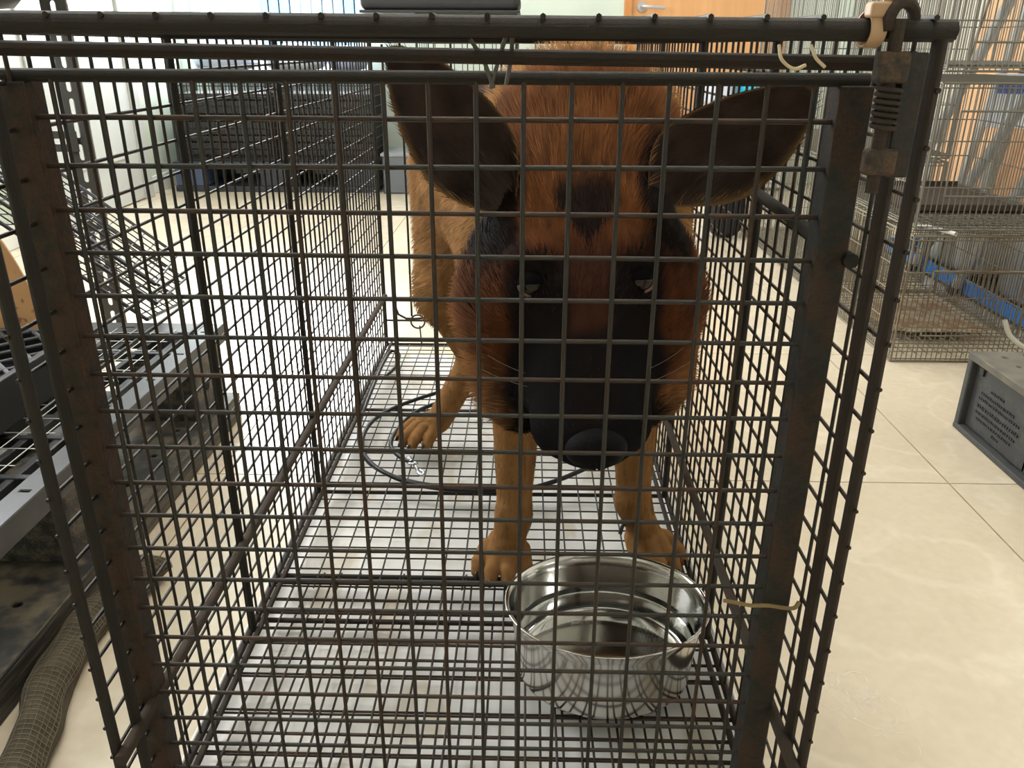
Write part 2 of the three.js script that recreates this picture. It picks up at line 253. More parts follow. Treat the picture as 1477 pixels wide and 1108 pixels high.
  rod(tp, 'back_rod', [CX0, CY1, CZ0], [CX1, CY1, CZ0], 0.0045, barMats[0]);
  for (const z of [-0.25, -0.6, -0.95]) rod(tp, 'cross_bar', [CX0, CY1 - 0.001, z], [CX1, CY1 - 0.001, z], 0.004, barMats[0]);
  // back panel with its sliding gate
  const bp = subgroup(cage, 'back_panel');
  rod(bp, 'edge_rod', [CX0, CY0, CZ0], [CX1, CY0, CZ0], 0.0036, barMats[0]);
  rod(bp, 'edge_rod', [CX0, 0.108, CZ0], [CX1, 0.108, CZ0], 0.0026, barMats[0]);
  rod(bp, 'edge_rod', [CX0 + 0.08, 0.13, CZ0 + 0.005], [CX1, 0.13, CZ0 + 0.005], 0.0024, barMats[0]);
  part(bp, 'gate_loop', tube([[CX0 + 0.028, 0.74, CZ0 + 0.008], [CX0 + 0.028, 0.45, CZ0 + 0.008], [CX0 + 0.03, 0.135, CZ0 + 0.008], [CX0 + 0.045, 0.118, CZ0 + 0.008], [CX0 + 0.12, 0.118, CZ0 + 0.008], [CX1 - 0.04, 0.118, CZ0 + 0.008], [CX1 - 0.028, 0.135, CZ0 + 0.008], [CX1 - 0.028, 0.74, CZ0 + 0.008]], 0.0028, 80, 6), wireMats[0]);
  for (let k = 0; k < 13; k++) { const x = CX0 + 0.066 + k * 0.037; rod(bp, 'wire', [x, 0.12, CZ0 + 0.002], [x, CY1, CZ0 + 0.002], k % 3 ? 0.0013 : 0.0026, wm()); }
  const ring = new THREE.TorusGeometry(0.017, 0.0022, 8, 28); ring.translate(CX0 + 0.083, 0.112, CZ0 + 0.02); part(bp, 'pull_ring', ring, rustyMat, 'small rusty pull ring');
  rod(bp, 'hook', [CX0 + 0.087, 0.1, CZ0 + 0.018], [CX0 + 0.089, CY0, CZ0 + 0.01], 0.0018, wireMats[0]);
  // spring latch at the top corner
  const la = subgroup(cage, 'latch', 'rusty spring latch');
  const lz = CZ1 + 0.006;
  const plate = rbox(0.178, 0.2015, 0.664, 0.7345, lz, lz + 0.005, 0.002); plate.translate(0, 0, 0);
  part(la, 'plate', uvm(rbox(0.1865, 0.2005, 0.664, 0.7345, lz, lz + 0.004, 0.0015)), barMats[2]);
  part(la, 'upper_guide', uvm(rbox(0.1705, 0.189, 0.7175, 0.735, lz - 0.002, lz + 0.008, 0.0025)), rustyMat);
  part(la, 'lower_guide', uvm(rbox(0.1725, 0.191, 0.6655, 0.681, lz - 0.002, lz + 0.008, 0.0025)), rustyMat);
  rod(la, 'bolt', [0.1805, 0.655, lz + 0.003], [0.1795, 0.752, lz + 0.003], 0.0042, rustyMat);
  const sp = []; for (let i = 0; i <= 84; i++) { const a = i / 12 * Math.PI * 2; sp.push([0.1802 + 0.0066 * Math.cos(a), 0.6925 + 0.0245 * i / 84, lz + 0.004 + 0.0066 * Math.sin(a)]); }
  part(la, 'coil_spring', tube(sp, 0.0014, 168, 6), rustyMat);
  // binding wires poking out near the top and at the door edge
  const bw = std({ color: 0x56524b, roughness: 0.5, metalness: 0.6 });
  part(cage, 'binding_wire', tube([[-0.066, 0.741, CZ1 - 0.02], [-0.058, 0.728, CZ1 - 0.03], [-0.052, 0.712, CZ1 - 0.03]], 0.0014, 16, 6), bw);
  part(cage, 'binding_wire', tube([[-0.044, 0.742, CZ1 - 0.02], [-0.049, 0.728, CZ1 - 0.03], [-0.054, 0.712, CZ1 - 0.03]], 0.0014, 16, 6), bw);
  part(cage, 'binding_wire', tube([[-0.04, 0.742, CZ1 - 0.02], [-0.041, 0.73, CZ1 - 0.03], [-0.044, 0.714, CZ1 - 0.03]], 0.0014, 16, 6), bw);
  part(cage, 'binding_wire', tube([[0.119, 0.738, CZ1 - 0.01], [0.120, 0.73, CZ1 - 0.004], [0.128, 0.725, CZ1 - 0.004], [0.135, 0.727, CZ1 - 0.006]], 0.0011, 20, 6), std({ color: 0xc9b690, roughness: 0.7 }));
  part(cage, 'binding_wire', tube([[0.138, 0.738, CZ1 - 0.01], [0.140, 0.731, CZ1 - 0.004], [0.146, 0.726, CZ1 - 0.004]], 0.0011, 20, 6), std({ color: 0xc9b690, roughness: 0.7 }));
  part(cage, 'binding_wire', tube([[0.142, 0.2995, 0.006], [0.152, 0.3005, 0.01], [0.165, 0.2985, 0.011], [0.178, 0.2995, 0.012], [0.2, 0.299, 0.014], [0.205, 0.302, 0.01]], 0.0018, 40, 6), std({ color: 0x8a744c, roughness: 0.8 }));
}
// zip tie round the front rod
{
  const beige = std({ color: 0xb2906c, roughness: 0.5 });
  const z = thing('zip_tie', 'beige plastic zip tie looped over cage top rod by the latch', 'zip tie', [0.172, CY1, CZ1]);
  const loop = []; for (let i = 0; i <= 24; i++) { const a = i / 24 * Math.PI * 2; loop.push([-0.004 + 0.001 * Math.sin(a), 0.0 + 0.0092 * Math.cos(a), 0.0092 * Math.sin(a)]); }
  const flat = (pts, w, t) => { const c = new THREE.CatmullRomCurve3(pts.map((p) => V(...p))), n = 50, pos = [], idx = []; for (let i = 0; i <= n; i++) { const p = c.getPoint(i / n), tg = c.getTangent(i / n), sd = V(1, 0.0, 0.0); const nn = V().crossVectors(tg, sd).normalize(); for (const [a, b] of [[-1, -1], [1, -1], [1, 1], [-1, 1]]) { const q = p.clone().addScaledVector(sd, a * w / 2).addScaledVector(nn, b * t / 2); pos.push(q.x, q.y, q.z); } if (i) for (let k = 0; k < 4; k++) { const a0 = (i - 1) * 4 + k, b0 = (i - 1) * 4 + (k + 1) % 4, a1 = i * 4 + k, b1 = i * 4 + (k + 1) % 4; idx.push(a0, b0, a1, b0, b1, a1); } } const g = new THREE.BufferGeometry(); g.setAttribute('position', new THREE.Float32BufferAttribute(pos, 3)); g.setIndex(idx); g.computeVertexNormals(); return g; };
  part(z, 'strap', flat(loop, 0.009, 0.0014), beige);
  part(z, 'head', rbox(-0.009, 0.004, 0.006, 0.0145, -0.002, 0.009, 0.002), beige);
  part(z, 'tail', flat([[0.0, 0.01, 0.004], [0.004, 0.018, 0.006], [0.01, 0.032, 0.004], [0.02, 0.05, 0.0]], 0.008, 0.0013), beige);
  const z2 = single('plastic_ring', (() => { const g = new THREE.TorusGeometry(0.0105, 0.0036, 8, 24, Math.PI * 1.25); g.rotateZ(-0.4); g.rotateY(0.5); return g; })(), rustyMat, 'rust-stained ring hooked over cage top rod above latch', 'ring', [0.183, CY1 + 0.004, CZ1 + 0.004]);
}
// white liner under the cage
{
  const W = CX1 - CX0 + 0.02, D = CZ1 - CZ0 + 0.0, nx = 60, nz = 130, g = new THREE.PlaneGeometry(W, D, nx, nz); g.rotateX(-Math.PI / 2);
  const p = g.attributes.position; for (let i = 0; i < p.count; i++) { const x = p.getX(i), z = p.getZ(i); p.setY(i, 0.006 * (noise3(x * 14, 3, z * 14) - 0.5) + 0.004 * (noise3(x * 40, 7, z * 40) - 0.5) + 0.0016 * (noise3(x * 110, 9, z * 110) - 0.5)); }
  g.computeVertexNormals(); g.translate((CX0 + CX1) / 2, 0, (CZ0 + CZ1) / 2);
  const paperTex = tex(512, (u, v) => { const n = fbm(u, v, 6, 5, 501), s = fbm(u, v, 14, 4, 502); let c = mix3([240, 237, 230], [250, 248, 244], n); c = mix3(c, [212, 196, 166], 0.5 * sstep(0.6, 0.78, s)); return c; });
  const tray = thing('liner_tray', 'white plastic tray with crumpled white sheet under the cage floor', 'tray', [0, 0, 0]);
  part(tray, 'tray', bag([box(CX0 - 0.012, CX1 + 0.012, 0.001, 0.006, CZ0, CZ1 - 0.005), rbox(CX0 - 0.014, CX0 - 0.010, 0.001, 0.036, CZ0, CZ1 - 0.005), rbox(CX1 + 0.010, CX1 + 0.014, 0.001, 0.036, CZ0, CZ1 - 0.005)]), std({ color: 0xe9e6df, roughness: 0.5 }));
  g.translate(0, 0.019, 0); const sheet = part(tray, 'paper_sheet', g, std({ map: paperTex, roughness: 0.85, side: THREE.DoubleSide }), 'crumpled white paper sheet with faint stains');
}
// ---------------------------------------------------------------- the german shepherd
{
  // head frame: origin between the eyes, F towards the nose, U out of the face
  const HO = V(0.0265, 0.536, -0.135), F = V(0.009, -0.136, 0.095).normalize(), X = V(1, -0.012, 0).addScaledVector(F, -V(1, -0.012, 0).dot(F)).normalize(), U = new THREE.Vector3().crossVectors(F, X).normalize();
  if (U.z < 0) U.negate();
  const H = (a, b, c) => HO.clone().addScaledVector(X, a).addScaledVector(F, b).addScaledVector(U, c);
  const toHead = (x, y, z) => { const dx = x - HO.x, dy = y - HO.y, dz = z - HO.z; return [dx * X.x + dy * X.y + dz * X.z, dx * F.x + dy * F.y + dz * F.z, dx * U.x + dy * U.y + dz * U.z]; };
  const cap = (px, py, pz, a, b, ra, rb) => { const bx = b[0] - a[0], by = b[1] - a[1], bz = b[2] - a[2], qx = px - a[0], qy = py - a[1], qz = pz - a[2]; const t = clamp((qx * bx + qy * by + qz * bz) / (bx * bx + by * by + bz * bz), 0, 1); const ex = qx - t * bx, ey = qy - t * by, ez = qz - t * bz; return Math.sqrt(ex * ex + ey * ey + ez * ez) - (ra + t * (rb - ra)); };
  const ell = (px, py, pz, c, r) => { const x = (px - c[0]) / r[0], y = (py - c[1]) / r[1], z = (pz - c[2]) / r[2], k0 = Math.sqrt(x * x + y * y + z * z), k1 = Math.sqrt((x / r[0]) ** 2 + (y / r[1]) ** 2 + (z / r[2]) ** 2); return k1 < 1e-9 ? -Math.min(...r) : k0 * (k0 - 1) / k1; };
  const smin = (a, b, k) => { const h = Math.max(k - Math.abs(a - b), 0) / k; return Math.min(a, b) - h * h * k * 0.25; };
  const arr = (v) => [v.x, v.y, v.z];
  const occ = arr(H(0, -0.12, -0.06)), throat = arr(H(0, -0.04, -0.12));
  function headField(x, y, z) {
    const [a0, b, c] = toHead(x, y, z), a = Math.abs(a0);
    let d = ell(a, b, c, [0, -0.085, -0.058], [0.078, 0.098, 0.066]);                        // cranium
    d = smin(d, ell(a, b, c, [0, -0.02, -0.046], [0.068, 0.055, 0.046]), 0.03);               // forehead
    d = smin(d, ell(a, b, c, [0.068, -0.020, -0.088], [0.053, 0.076, 0.062]), 0.045);           // cheeks
    d = smin(d, cap(a, b, c, [0.012, 0.0, -0.05], [0.008, 0.118, -0.036], 0.040, 0.030), 0.022); // bridge of the muzzle
    d = smin(d, cap(a, b, c, [0.025, 0.03, -0.066], [0.0245, 0.117, -0.052], 0.035, 0.0325), 0.018); // lips
    d = smin(d, ell(a, b, c, [0, 0.138, -0.034], [0.031, 0.024, 0.026]), 0.016);              // nose end
    d = smin(d, cap(a, b, c, [0, 0.0, -0.115], [0, 0.108, -0.088], 0.04, 0.026), 0.022);      // lower jaw
    d = smin(d, ell(a, b, c, [0.058, 0.045, -0.128], [0.044, 0.066, 0.052]), 0.04);           // ruff below the cheeks
    d = smin(d, ell(a, b, c, [0.046, -0.031, -0.010], [0.027, 0.013, 0.014]), 0.014);         // brow ridge
    d = Math.max(d, -(ell(a, b, c, [0.05, -0.011, -0.002], [0.017, 0.0085, 0.014]) - 0) - 0.004); // eye socket
    return d;
  }
  const paws = [ // [centre of paw, direction, wrist]
    [[-0.058, 0.062, -0.384], [-0.12, 0, 1], 1.0], [[0.160, 0.062, -0.408], [0.42, 0, 0.9], 1.0], [[-0.226, 0.062, -0.788], [-0.55, 0, 0.85], 0.95], [[0.05, 0.062, -0.86], [0.1, 0, 1], 0.95]];
  function pawField(x, y, z, k) {
    const [c, dir, s] = paws[k]; const n = Math.hypot(dir[0], dir[2]), fx = dir[0] / n, fz = dir[2] / n; const dx = x - c[0], dy = y - c[1], dz = z - c[2];
    const f = dx * fx + dz * fz, l = dx * fz - dz * fx;
    let d = ell(l, dy, f, [0, 0.010, -0.030], [0.029 * s, 0.024, 0.028]);
    const toes = [[-0.0325, -0.004, 0.2], [-0.0112, 0.012, 0.05], [0.0112, 0.012, -0.05], [0.0325, -0.004, -0.2]];
    for (const [tl, tf, spread] of toes) {
      d = smin(d, cap(l, dy, f, [tl * 0.8, 0.013, tf - 0.012], [tl * s, 0.0035, tf + 0.014], 0.0116, 0.0112), 0.0015);
      d = smin(d, cap(l, dy, f, [tl * s, 0.0035, tf + 0.014], [tl * s * 1.03, -0.0055, tf + 0.024], 0.0112, 0.0092), 0.0015);
    }
    return d;
  }
  function field(x, y, z) {
    let d = 1e3;
    if (z > -0.46) d = headField(x, y, z);
    // trunk
    let t = cap(x, y, z, [0.03, 0.515, -0.46], [-0.05, 0.555, -0.70], 0.148, 0.128);
    t = smin(t, cap(x, y, z, [-0.05, 0.56, -0.70], [-0.095, 0.57, -0.86], 0.125, 0.105), 0.06);
    t = smin(t, ell(x, y, z, [0.034, 0.46, -0.43], [0.112, 0.165, 0.125]), 0.06);            // chest
    t = smin(t, cap(x, y, z, [0.030, 0.612, -0.44], [0.028, 0.628, -0.31], 0.108, 0.090), 0.06); // neck
    t = smin(t, cap(x, y, z, [0.03, 0.50, -0.38], throat, 0.105, 0.078), 0.05);
    // front legs
    const L = (a, b, c, dd, r, k) => { let q = cap(x, y, z, a, b, r[0], r[1]); q = smin(q, cap(x, y, z, b, c, r[1], r[2]), 0.02); q = smin(q, cap(x, y, z, c, dd, r[2], r[3]), 0.018); return q; };
    t = smin(t, L([-0.03, 0.46, -0.42], [-0.040, 0.33, -0.43], [-0.043, 0.135, -0.392], [-0.053, 0.078, -0.385], [0.06, 0.037, 0.0225, 0.0235]), 0.035);
    t = smin(t, L([0.095, 0.46, -0.42], [0.120, 0.33, -0.44], [0.126, 0.14, -0.425], [0.150, 0.078, -0.42], [0.06, 0.037, 0.0225, 0.0235]), 0.035);
    // hind legs
    t = smin(t, L([-0.125, 0.54, -0.80], [-0.150, 0.36, -0.735], [-0.126, 0.20, -0.835], [-0.190, 0.085, -0.805], [0.098, 0.062, 0.027, 0.0235]), 0.05);
    t = smin(t, L([-0.03, 0.54, -0.84], [0.02, 0.36, -0.79], [0.03, 0.20, -0.92], [0.045, 0.085, -0.875], [0.095, 0.06, 0.027, 0.0235]), 0.05);
    // tail hanging down behind
    if (z < -0.8) { t = smin(t, cap(x, y, z, [-0.10, 0.58, -0.94], [-0.14, 0.40, -1.03], 0.045, 0.045), 0.04); t = smin(t, cap(x, y, z, [-0.14, 0.40, -1.03], [-0.17, 0.20, -1.06], 0.045, 0.02), 0.03); }
    if (y < 0.16) for (let k = 0; k < 4; k++) t = smin(t, pawField(x, y, z, k), 0.014);
    return d < 1e2 ? smin(d, t, 0.045) : t;
  }
  // surface nets on a box
  function mesh(min, max, cell, skip) {
    const n = [0, 1, 2].map((i) => Math.ceil((max[i] - min[i]) / cell) + 1), [nx, ny, nz] = n, val = new Float32Array(nx * ny * nz);
    for (let k = 0, q = 0; k < nz; k++) for (let j = 0; j < ny; j++) for (let i = 0; i < nx; i++, q++) val[q] = field(min[0] + i * cell, min[1] + j * cell, min[2] + k * cell);
    const id = new Int32Array(nx * ny * nz).fill(-1), pos = [], idx = [], at = (i, j, k) => i + nx * (j + ny * k);
    for (let k = 0; k < nz - 1; k++) for (let j = 0; j < ny - 1; j++) for (let i = 0; i < nx - 1; i++) {
      let sx = 0, sy = 0, sz = 0, m = 0; const v = []; let neg = 0;
      for (let c = 0; c < 8; c++) { v[c] = val[at(i + (c & 1), j + ((c >> 1) & 1), k + (c >> 2))]; if (v[c] < 0) neg++; }
      if (neg === 0 || neg === 8) continue;
      for (let c = 0; c < 8; c++) for (let b = 0; b < 3; b++) { const e = c | (1 << b); if (e === c) continue; if ((v[c] < 0) !== (v[e] < 0)) { const t = v[c] / (v[c] - v[e]); sx += (c & 1) + (b === 0 ? t : 0); sy += ((c >> 1) & 1) + (b === 1 ? t : 0); sz += (c >> 2) + (b === 2 ? t : 0); m++; } }
      const p = [min[0] + (i + sx / m) * cell, min[1] + (j + sy / m) * cell, min[2] + (k + sz / m) * cell];
      id[at(i, j, k)] = pos.length / 3; pos.push(...p);
    }
    const quad = (a, b, c, d, flip) => { if (a < 0 || b < 0 || c < 0 || d < 0) return; if (skip) { const x = pos[a * 3], y = pos[a * 3 + 1], z = pos[a * 3 + 2]; if (skip(x, y, z)) return; } if (flip) idx.push(a, c, b, a, d, c); else idx.push(a, b, c, a, c, d); };
    for (let k = 1; k < nz - 1; k++) for (let j = 1; j < ny - 1; j++) for (let i = 1; i < nx - 1; i++) {
      const s = val[at(i, j, k)] < 0;
      if (s !== (val[at(i + 1, j, k)] < 0)) quad(id[at(i, j - 1, k - 1)], id[at(i, j, k - 1)], id[at(i, j, k)], id[at(i, j - 1, k)], !s);
      if (s !== (val[at(i, j + 1, k)] < 0)) quad(id[at(i - 1, j, k - 1)], id[at(i - 1, j, k)], id[at(i, j, k)], id[at(i, j, k - 1)], !s);
      if (s !== (val[at(i, j, k + 1)] < 0)) quad(id[at(i - 1, j - 1, k)], id[at(i, j - 1, k)], id[at(i, j, k)], id[at(i - 1, j, k)], !s);
    }
    const g = new THREE.BufferGeometry(); g.setAttribute('position', new THREE.Float32BufferAttribute(pos, 3)); g.setIndex(idx);
    const nor = new Float32Array(pos.length), e = cell * 0.5; for (let i = 0; i < pos.length; i += 3) { const x = pos[i], y = pos[i + 1], z = pos[i + 2]; const gx = field(x + e, y, z) - field(x - e, y, z), gy = field(x, y + e, z) - field(x, y - e, z), gz = field(x, y, z + e) - field(x, y, z - e), l = Math.hypot(gx, gy, gz) || 1; nor[i] = gx / l; nor[i + 1] = gy / l; nor[i + 2] = gz / l; }
    g.setAttribute('normal', new THREE.BufferAttribute(nor, 3)); return g;
  }
  const hMin = [-0.125, 0.34, -0.27], hMax = [0.19, 0.72, 0.005], inHead = (x, y, z) => x > hMin[0] + 0.008 && x < hMax[0] - 0.008 && y > hMin[1] + 0.008 && y < hMax[1] - 0.008 && z > hMin[2] + 0.008 && z < hMax[2] - 0.008;
  const pTop = 0.125, inPaw = (x, y, z) => y < pTop - 0.008 && z > -0.98;
  const pieces = [mesh([-0.32, 0.09, -1.15], [0.24, 0.75, -0.02], 0.0085, (x, y, z) => inHead(x, y, z) || inPaw(x, y, z)), mesh(hMin, hMax, 0.0036),
    mesh([-0.125, 0.03, -0.46], [0.225, pTop, -0.32], 0.0026), mesh([-0.29, 0.03, -0.9], [0.12, pTop, -0.72], 0.0034)];
  const body = mergeGeometries(pieces);
  // ears: cupped shells with thickness, joined to the same body geometry
  function earGeo(base, tip, N, W, twist, back) {
    const A = tip.clone().sub(base), Ln = A.length(); A.normalize(); N.addScaledVector(A, -N.dot(A)).normalize(); const S = new THREE.Vector3().crossVectors(A, N).normalize();
    const nt = 30, ns = 22, pos = [], idx = [];
    const prof = (t) => W * (t < 0.36 ? 0.30 + 0.70 * Math.sin(t / 0.36 * Math.PI / 2) : Math.pow(Math.max(0, 1 - Math.pow((t - 0.36) / 0.64, 1.9)), 0.72));
    const pt = (t, s, off) => { const w = Math.max(prof(t), 0.0015), th = 1.25 * (1 - 0.45 * t), x = w * Math.sin(s * th) / Math.sin(th), y = -w * (Math.cos(s * th) - Math.cos(th)) * 0.95 * back; return base.clone().addScaledVector(A, Ln * t).addScaledVector(S, x + twist * t * t * 0.02).addScaledVector(N, y - off * (0.0028 + 0.006 * (1 - t)) * (1 - s * s * 0.75) - 0.012 * t * t); };
    for (let l = 0; l < 2; l++) for (let i = 0; i <= nt; i++) for (let j = 0; j <= ns; j++) { const p = pt(i / nt, j / ns * 2 - 1, l); pos.push(p.x, p.y, p.z); }
    const id = (l, i, j) => l * (nt + 1) * (ns + 1) + i * (ns + 1) + j;
    for (let i = 0; i < nt; i++) for (let j = 0; j < ns; j++) { idx.push(id(0, i, j), id(0, i, j + 1), id(0, i + 1, j), id(0, i, j + 1), id(0, i + 1, j + 1), id(0, i + 1, j)); idx.push(id(1, i, j), id(1, i + 1, j), id(1, i, j + 1), id(1, i, j + 1), id(1, i + 1, j), id(1, i + 1, j + 1)); }
    for (let i = 0; i < nt; i++) for (const j of [0, ns]) idx.push(id(0, i, j), id(0, i + 1, j), id(1, i, j), id(0, i + 1, j), id(1, i + 1, j), id(1, i, j));
    for (let j = 0; j < ns; j++) idx.push(id(0, nt, j), id(1, nt, j), id(0, nt, j + 1), id(0, nt, j + 1), id(1, nt, j), id(1, nt, j + 1));
    const g = new THREE.BufferGeometry(); g.setAttribute('position', new THREE.Float32BufferAttribute(pos, 3)); g.setIndex(idx); g.computeVertexNormals();
    const rim = new Float32Array(pos.length / 3); for (let l = 0; l < 2; l++) for (let i = 0; i <= nt; i++) for (let j = 0; j <= ns; j++) rim[id(l, i, j)] = l + Math.max(Math.abs(j / ns * 2 - 1), sstep(0.85, 1, i / nt)) * 0.9; g.userData.rim = rim; return g;
  }
  const earL = earGeo(V(-0.052, 0.594, -0.205), V(-0.150, 0.738, -0.195), V(-0.12, -0.30, 1), 0.049, -0.4, 1), earR = earGeo(V(0.096, 0.606, -0.190), V(0.198, 0.703, -0.120), V(0.22, -0.45, 1), 0.060, 0.4, 1);
  // coat colours (linear), by place on the body
  const lin = (h) => { const c = new THREE.Color(h); return [c.r, c.g, c.b]; };
  const SALT = lin(0x4c4845), TAN = lin(0x8b633c), RED = lin(0x693f22), DARK = lin(0x131112), GREY = lin(0x5a534c), BROWN = lin(0x3c241a), PALE = lin(0xb08a5c), FACE = lin(0x4e2c18);
  function coat(x, y, z) {
    const n = noise3(x * 38, y * 38, z * 38), n2 = noise3(x * 110 + 5, y * 110, z * 110);
    let c = TAN;
    if (z > -0.31 && y > 0.33) {
      const [a, b, cc] = toHead(x, y, z), aa = Math.abs(a), j = (n - 0.5) * 0.022;
      c = mix3(RED, TAN, clamp(sstep(-0.06, -0.14, cc) * 0.8 + 0.2 * n, 0, 1));
      c = mix3(c, FACE, sstep(-0.1, -0.02, b) * sstep(-0.1, -0.04, cc));
      c = mix3(c, DARK, 0.93 * sstep(0.004, -0.006, Math.abs(a - 0.002) - 0.030 * sstep(-0.02, -0.075, b) + j * 0.5) * sstep(-0.118, -0.085, b) * sstep(-0.008, -0.022, b));     // diamond on the forehead
      c = mix3(c, BROWN, sstep(0.034, 0.016, aa) * sstep(-0.045, -0.015, b) * 0.9);
      c = mix3(c, DARK, 0.96 * sstep(0.032, 0.020, Math.hypot((aa - 0.046) * 0.95, Math.min(0, b + 0.008) * 1.15) + j * 0.4) * sstep(-0.03, 0.0, b + 0.045)); // round the eyes, running into the muzzle
      c = mix3(c, DARK, 0.95 * sstep(0.030, 0.05, b + j) * sstep(0.086, 0.064, aa + j) * sstep(-0.128, -0.105, cc + j * 0.5));                                                     // black muzzle
      c = mix3(c, DARK, 0.95 * sstep(0.052, 0.066, aa + j) * sstep(0.122, 0.100, aa + j) * sstep(-0.155, -0.125, b) * sstep(-0.005, -0.045, b) * sstep(-0.135, -0.1, cc)); // sideburns below the ears
    } else if (y > 0.56 && z < -0.33) {
      const s = sstep(0.60, 0.665, y + (n - 0.5) * 0.04) * sstep(-0.42, -0.50, z + (n2 - 0.5) * 0.05 + x * 0.3);
      c = mix3(TAN, mix3(DARK, GREY, 0.25 + 0.5 * n2), s);
    } else if (y < 0.10) { c = mix3(TAN, BROWN, 0.45 * sstep(0.075, 0.05, y) * n + 0.1 * n2); c = mix3(c, PALE, 0.25 * n2); }
    if (y > 0.1 && y < 0.56 && z < -0.33) c = mix3(c, PALE, 0.25 * n);
    return c.map((v) => v * (0.85 + 0.3 * n2));
  }
  const addColors = (g, fn) => { const p = g.attributes.position, c = new Float32Array(p.count * 3); for (let i = 0; i < p.count; i++) c.set(fn(p.getX(i), p.getY(i), p.getZ(i), i), i * 3); g.setAttribute('color', new THREE.BufferAttribute(c, 3)); };
  addColors(body, coat);
  const earColor = (g) => (x, y, z, i) => { const r = g.userData.rim[i], n = noise3(x * 60, y * 60, z * 60); return r >= 1 ? mix3(DARK, BROWN, 0.3 * n) : mix3(mix3(DARK, lin(0x4a3c36), 0.35 + 0.6 * n), mix3(BROWN, PALE, 0.6), sstep(0.78, 0.9, r) * 0.85); };
  addColors(earL, earColor(earL)); addColors(earR, earColor(earR));
  const strip = (g) => { const h = g.clone(); h.deleteAttribute('uv'); h.userData = {}; return h; };
  const skin = mergeGeometries([strip(body), strip(earL), strip(earR)]);
  const dog = thing('dog', 'tan and black german shepherd standing in cage with lowered head', 'dog', [0, 0, 0]);
  part(dog, 'body', skin, phy({ vertexColors: true, roughness: 0.95, specularIntensity: 0.12 }));
  // eyes, nose, claws
  const eyeMat = phy({ color: 0x1a0f0a, roughness: 0.15, specularIntensity: 0.7 }), lidMat = std({ color: 0x6a4c48, roughness: 0.6 });
  for (const s of [-1, 1]) {
    const p = H(0.05 * s, -0.010, -0.0135), e = part(dog, 'eye', new THREE.SphereGeometry(0.0125, 24, 16), eyeMat); e.position.copy(p);
    const ul = new THREE.SphereGeometry(0.0142, 24, 12, 0, Math.PI * 2, 0, Math.PI * 0.5), um = part(e, 'upper_lid', ul, phy({ color: 0x0a0808, roughness: 0.95, specularIntensity: 0.2 })); um.quaternion.setFromUnitVectors(V(0, 1, 0), F.clone().negate().addScaledVector(U, 0.45).normalize());
    const lid = part(e, 'lower_lid', new THREE.TorusGeometry(0.0125, 0.0022, 8, 24, Math.PI * 0.9), lidMat); lid.quaternion.setFromRotationMatrix(new THREE.Matrix4().makeBasis(X, F.clone().negate(), U)); lid.rotateZ(Math.PI * 1.05);
  }
  const noseMat = phy({ color: 0x070607, roughness: 0.6, specularIntensity: 0.22, bumpMap: rep(bumpTex, 3, 3), bumpScale: 0.0006 });
  { const g = new THREE.SphereGeometry(1, 36, 24), p = g.attributes.position; for (let i = 0; i < p.count; i++) { let x = p.getX(i), y = p.getY(i), z = p.getZ(i); const w = 1 - 0.22 * sstep(0.2, 1, -z); let X2 = x * 0.0285 * w, Y2 = y * 0.021, Z2 = z * 0.0235; for (const s of [-1, 1]) { const d = Math.hypot((X2 - s * 0.0125) / 0.0062, (Z2 + 0.002) / 0.0052); if (y > 0) Y2 -= 0.007 * sstep(1.2, 0.2, d); } if (y > 0) Y2 -= 0.0025 * sstep(0.0016, 0.0, Math.abs(X2)); const q = H(X2, 0.1435 + Y2, -0.022 + Z2); p.setXYZ(i, q.x, q.y, q.z); } g.computeVertexNormals(); part(dog, 'nose', g, noseMat, 'black leathery nose'); }
  const clawMat = std({ color: 0x1d1815, roughness: 0.35 });
  paws.slice(0, 3).forEach(([c, dir, s]) => { const n = Math.hypot(dir[0], dir[2]), fx = dir[0] / n, fz = dir[2] / n; for (const [tl, tf] of [[-0.0334, -0.004], [-0.0114, 0.012], [0.0114, 0.012], [0.0334, -0.004]]) { const w = (l, y, f) => [c[0] + l * fz + f * fx, c[1] + y, c[2] - l * fx + f * fz]; const g = new THREE.TubeGeometry(new THREE.CatmullRomCurve3([V(...w(tl * s, -0.002, tf + 0.030)), V(...w(tl * s, -0.004, tf + 0.034)), V(...w(tl * s, -0.0095, tf + 0.0365))]), 10, 0.0024, 7); part(dog, 'claw', g, clawMat); } });
  { const w = V(0.121, 0.117, -0.416); part(dog, 'claw', new THREE.TubeGeometry(new THREE.CatmullRomCurve3([w, V(0.111, 0.110, -0.406), V(0.107, 0.100, -0.400)]), 10, 0.0028, 7), clawMat, 'dark dew claw'); }
  // fur: tapered blades grown from the body surface
  const hairs = [], hcol = [], hnor = [];
  function grow(g, count, opt) {
    const p = g.attributes.position, nn = g.attributes.normal, ix = g.index, cc = g.attributes.color, tri = ix.count / 3, cum = new Float32Array(tri); let sum = 0; const A = V(), B = V(), C = V();
    for (let t = 0; t < tri; t++) { const i = ix.getX(t * 3), j = ix.getX(t * 3 + 1), k = ix.getX(t * 3 + 2); A.fromBufferAttribute(p, i); B.fromBufferAttribute(p, j); C.fromBufferAttribute(p, k); const mx = (A.x + B.x + C.x) / 3, my = (A.y + B.y + C.y) / 3, mz = (A.z + B.z + C.z) / 3; B.sub(A); C.sub(A); sum += B.cross(C).length() * 0.5 * opt.density(mx, my, mz, nn.getZ(i), nn.getY(i)); cum[t] = sum; }
    const P = V(), Nn = V(), D = V(), S = V(), M = V(), T = V();
